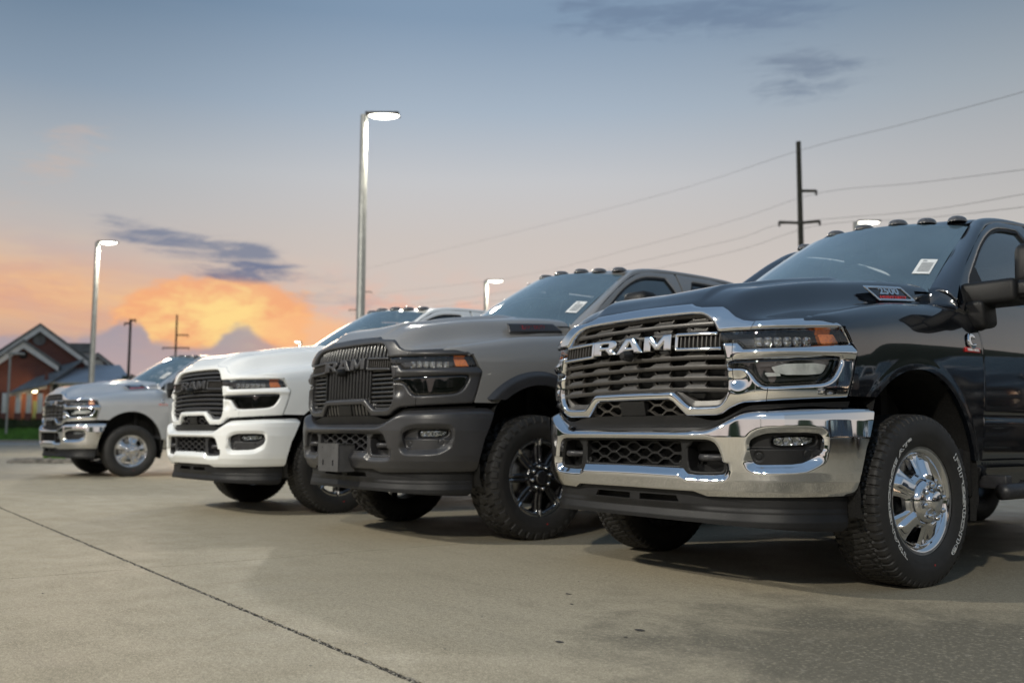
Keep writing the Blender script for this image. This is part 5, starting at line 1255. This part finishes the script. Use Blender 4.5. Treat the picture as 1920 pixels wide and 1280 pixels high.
def prism(name, pts, y0, y1):
    n = len(pts); vs = [(x, y0, z) for x, z in pts]+[(x, y1, z) for x, z in pts]
    me = mesh_raw(name, vs, [tuple(range(n)), tuple(range(n, 2*n))[::-1]]+[(i, n+i, n+(i+1) % n, (i+1) % n) for i in range(n)], False)
    bm = bmesh.new(); bm.from_mesh(me); bmesh.ops.recalc_face_normals(bm, faces=bm.faces[:]); bm.to_mesh(me); bm.free(); return me
def gable(label, peak, rt, lt, y0, depth, wallz=0., trim=.42, vent=None, roofmat=None, ventmat=None, ov=.45):
    (px, pz), (rx, rz), (lx, lz) = peak, rt, lt
    w = ob('wall', prism('wall', [(lx+.3, wallz), (rx-.3, wallz), (rx-.3, rz-.1), (px, pz-.15), (lx+.3, lz-.1)], y0, y0+depth), M_BRICK, ch)
    for (ax, az) in ((rx, rz), (lx, lz)):
        s = 1 if ax > px else -1; dx_, dz_ = ax-px, az-pz; l = math.hypot(dx_, dz_); nx, nz = -dz_/l*s, dx_/l*s
        pr = [(px, pz), (ax, az), (ax, az-trim), (px, pz-trim*1.15)]
        ob('gable_trim', prism('gable_trim', pr, y0-ov, y0-ov+.18), M_TRIM, ch)
        pr = [(px, pz+.20), (ax+s*.15, az+.14), (ax+s*.15, az+.003), (px, pz+.003)]
        ob('roof', prism('roof', pr, y0-ov-.1, y0+depth+.4), roofmat or M_SLATE, ch)
    if vent:
        vx, vz, vr, = vent
        v = lathe('vent', [(-.12, vr*1.15), (-.06, vr*1.15), (-.06, vr), (-.04, vr*.95), (-.04, 0)], 28, 'y')
        ob('round_vent', xform(v, lambda x, y, z: (x+vx, y+y0+.0, z+vz)), ventmat or M_SLATE, ch)
c_ = lambda px, py: (cl(px, py).x, cl(px, py).z)
gable('', c_(75, 604), c_(168, 673), c_(-70, 700), 3.0, 16, vent=(*c_(73, 630), .42))
gable('', c_(45, 642), c_(110, 687), c_(-60, 714), -.2, 4.0, vent=(*c_(44, 666), .25), ventmat=MT['void_black'])
gable('', c_(188, 657), c_(252, 707), c_(128, 703), 5.0, 9, trim=.12, vent=(*c_(188, 676), .40), ventmat=M_TRIM)
# nave roof behind, dark above and pale below
ob('nave_roof', prism('nave_roof', [c_(95, 627), c_(180, 628), c_(182, 646), c_(95, 646)], 8.0, 14.0), M_SLATE, ch)
ob('nave_wall', prism('nave_wall', [c_(95, 646.5), c_(178, 646.5), c_(178, 700), c_(95, 700)], 8.4, 13.6), M_BLUEROOF, ch)
# sloping porch roof (slate) and the hipped metal roof beside it
def slope(name, q, mat, th=.12):
    vs = [tuple(v) for v in q]+[(v[0], v[1], v[2]-th) for v in q]; n = len(q)
    ob(name, mesh_raw(name, vs, [tuple(range(n)), tuple(range(n, 2*n))[::-1]]+[(i, n+i, n+(i+1) % n, (i+1) % n) for i in range(n)], False), mat, ch)
def cp(px, py, y):  # point at depth offset y
    p = atc(px, py, 83.2+y)-CH0; return (p.dot(RC), p.dot(FC), p.z)
slope('porch_roof', [cp(17, 735, -4.5), cp(88, 720, -4.5), cp(158, 672, 2.6), cp(96, 690, 2.6)], M_SLATE)
slope('porch_fascia', [cp(17, 743, -4.4), cp(88, 728, -4.4), cp(88, 721, -4.4), cp(17, 736, -4.4)], M_TRIM, .0001)
slope('metal_roof', [cp(92, 716, -3.0), cp(250, 716, -3.0), cp(225, 684, 4.4), cp(143, 684, 4.4)], M_BLUEROOF)
ob('side_wall', prism('side_wall', [c_(93, 718), c_(248, 718), c_(248, 812), c_(93, 812)], -2.4, 4.0), M_TRIM, ch)
ob('side_window', box('side_window', c_(99, 730)[0], c_(108, 730)[0], -2.47, -2.38, c_(100, 735)[1], c_(100, 722)[1]), MT['rear_glass'], ch)
ob('chimney', prism('chimney', [c_(84, 700), c_(91, 700), c_(91, 812), c_(84, 812)], -2.9, -2.45), M_BRICK, ch)
ob('porch_wall', prism('porch_wall', [c_(8, 738), c_(88, 738), c_(88, 812), c_(8, 812)], -1.2, -.9), M_BRICK, ch)
for px in (13, 37, 56, 76):
    x0, z1 = c_(px-4, 740); x1, z0 = c_(px+4, 776)
    ob('column', box('column', x0, x1, -4.1, -3.75, z0+.01, z1, .03), M_TRIM, ch)
    ob('brick_pier', box('brick_pier', x0-.06, x1+.06, -4.16, -3.69, 0, z0), M_BRICK, ch)
ob('porch_door', box('porch_door', c_(61, 780)[0], c_(70, 780)[0], -1.26, -1.21, .8, 3.0), simple('door_green', (.12, .20, .12), .5, nscale=3), ch)
pl_ = ob('porch_lamp', xform(lathe('porch_lamp', [(-.16, 0), (-.14, .12), (0, .19), (.14, .12), (.16, 0)], 16, 'z'), lambda x, y, z: (x+c_(66, 735)[0], y-3.6, z+c_(66, 735)[1])), emis('porch_glow', (1.0, .86, .50), 14.0), ch)
for px in (44, 60, 76):
    l = bpy.data.lights.new('porch_light', 'POINT'); l.energy = 34; l.color = (1.0, .58, .24); l.shadow_soft_size = .2
    lo = bpy.data.objects.new('porch_light', l); COL.objects.link(lo); lo.parent = ch; lo.location = (c_(px, 745)[0], -2.6, c_(px, 745)[1])
# hedge before the church, post lamp, trees
def leafmass(n, fn, s, seed):
    R = np.random.RandomState(seed); vs, fs = [], []
    for k in range(n):
        p = fn(R); a = R.normal(size=3); a /= np.linalg.norm(a); b_ = np.cross(a, R.normal(size=3)); b_ /= np.linalg.norm(b_)+1e-9; h = s*(.6+R.rand()*.8); i = len(vs)
        vs += [tuple(p-a*h), tuple(p+b_*h*.45), tuple(p+a*h), tuple(p-b_*h*.45)]; fs.append((i, i+1, i+2, i+3))
    return mesh_raw('leaves', vs, fs, False)
def leaf_mat(name, c):
    m, nt, b = new_mat(name); g = nt.nodes.new('ShaderNodeNewGeometry')
    r_ = V(nt, g.outputs['Random Per Island']); setp(nt, b, 'Base Color', mix(nt, r_, [x*.55 for x in c], [min(1, x*1.5) for x in c])); setp(nt, b, 'Roughness', .6); return m
M_LEAF = leaf_mat('leaf', (.035, .060, .020)); M_LEAF2 = leaf_mat('hedge_leaf', (.030, .055, .014))
hz = thing('hedge', 'low clipped green hedge along the foot of the church', 'hedge', gp(60, 71.0)+Vector((0, 0, .78)), CHR)
ob('leaves', leafmass(9000, lambda R: np.array([R.uniform(-6.5, 5.0), R.uniform(-.5, .5), .06+.75*R.rand()**.7]), .09, 5), M_LEAF2, hz)
ob('core', box('core', -6.4, 4.9, -.42, .42, .05, .72, .15), M_LEAF2, hz)
t = thing('street_lamp', 'unlit grey post lamp standing before the left gable of the church', 'street lamp', gp(12, 66), CHR)
_z = at(12, 664, 66).z
ob('pole', tube('pole', [(0, 0, 0), (0, 0, _z)], .075, 10), M_POLE, t); ob('lamp_head', box('lamp_head', -.1, .9, -.2, .2, _z-.02, _z+.14, .03), M_POLE, t); ob('arm', box('arm', -.5, -.1, -.04, .04, _z+.0, _z+.07), M_POLE, t)
def tree(label, px, d, top_py, w, seed, dens=2600, group=None):
    p = gp(px, d); H_ = at(px, top_py, d).z; t = thing('tree', label, 'tree', p, seed, group)
    R = np.random.RandomState(seed); hub = H_*.62
    ob('trunk', tube('trunk', [(0, 0, -.1), (.1, 0, H_*.3), (0, .1, H_*.62)], .17, 9, r2=.07), M_WOOD, t)
    cs = [(R.uniform(-w, w)*.75, R.uniform(-w, w)*.75, H_*R.uniform(.38, .86), R.uniform(.28, .5)*w) for _ in range(16)]
    for c in cs[:6]: ob('limb', tube('limb', [(0, 0, H_*.35), (c[0]*.5, c[1]*.5, (H_*.4+c[2])/2), c[:3]], .06, 6, r2=.02), M_WOOD, t)
    def fn(R):
        c = cs[R.randint(len(cs))]; v = R.normal(size=3); v /= np.linalg.norm(v); q = c[3]*(R.rand()**.45)
        return np.array([c[0]+v[0]*q, c[1]+v[1]*q, min(H_, c[2]+v[2]*q*.8)])
    ob('crown', leafmass(dens, fn, .16, seed+1), M_LEAF, t)
tree('dark green bushy tree behind the hood of the silver truck', 280, 62, 684, 2.6, 11)
tree('smaller dark tree between the church and the dark pole', 232, 66, 693, 2.0, 12)
tree('round dark tree half hidden behind the windshield of the silver truck', 318, 60, 690, 2.4, 13)
# ---------------------------------------------------------------- the rest of the lot, seen only in the bodywork
def ridge(name, a0, a1, rad_, h, seed, mat):
    R = np.random.RandomState(seed); n = 160; P = np.zeros((n, 5, 3)); ph = R.rand(6)*6
    for i in range(n):
        a = a0+(a1-a0)*i/(n-1); hh = h*(.75+.25*sum(math.sin(a*k*5+ph[k])/(k+1) for k in range(1, 6)))
        for j in range(5): P[i, j] = (rad_*math.sin(a)+RNG.gauss(0, .3), rad_*math.cos(a)+RNG.gauss(0, .3), hh*[0, .5, .85, 1, .9][j]) ; P[i, j, :2] *= (1+[0, -.006, .0, .02, .06][j])
    return gridmesh(name, P)
tl = ob('treeline', ridge('treeline', rad(0), rad(268), 150, 27, 5, M_LEAF), M_LEAF); tl['kind'] = 'stuff'
t2 = ob('treeline', ridge('treeline', rad(262), rad(372), 230, 5.5, 9, M_LEAF), M_LEAF); t2['kind'] = 'stuff'
NG = 'vehicles parked across the lane, mirrored in the chrome'
make_truck('black pickup truck parked beyond the right edge, mirrored in the bumper end', (7.4, -.3, 0), rad(.4), None, paint='black_paint', lettering=False, sticker=False)
RG = 'trucks of the row behind, mirrored in the black side'
make_truck('black pickup truck of the row behind, mirrored in the black door', (5.0, 7.6, 0), 0, RG, paint='black_paint', surround='satin_black', bumper='satin_black', emblem='satin_black', bracket='satin_black', grille='bars', wheel='black8', lettering=False, sticker=False)
make_truck('grey pickup truck of the row behind, mirrored in the black door', (7.7, 7.4, 0), rad(.5), RG, paint='grey_paint', surround='matte_trim', bumper='matte_trim', emblem='matte_trim', bracket='matte_trim', grille='bars', wheel='black8', lettering=False, sticker=False)
make_truck('white pickup truck of the row behind, mirrored in the black fender', (10.4, 7.5, 0), rad(-.4), RG, paint='white_paint', lettering=False, sticker=False)
make_truck('white pickup truck parked across the lane behind the camera', (-1.0, -20, 0), rad(180), NG, paint='white_paint', lettering=False, sticker=False)
make_truck('red pickup truck parked across the lane behind the camera', (-6.5, -20.3, 0), rad(181), NG, paint='red_paint', lettering=False, sticker=False)
make_truck('grey pickup truck parked across the lane behind the camera', (5.2, -20.2, 0), rad(179), NG, paint='grey_paint', lettering=False, sticker=False)
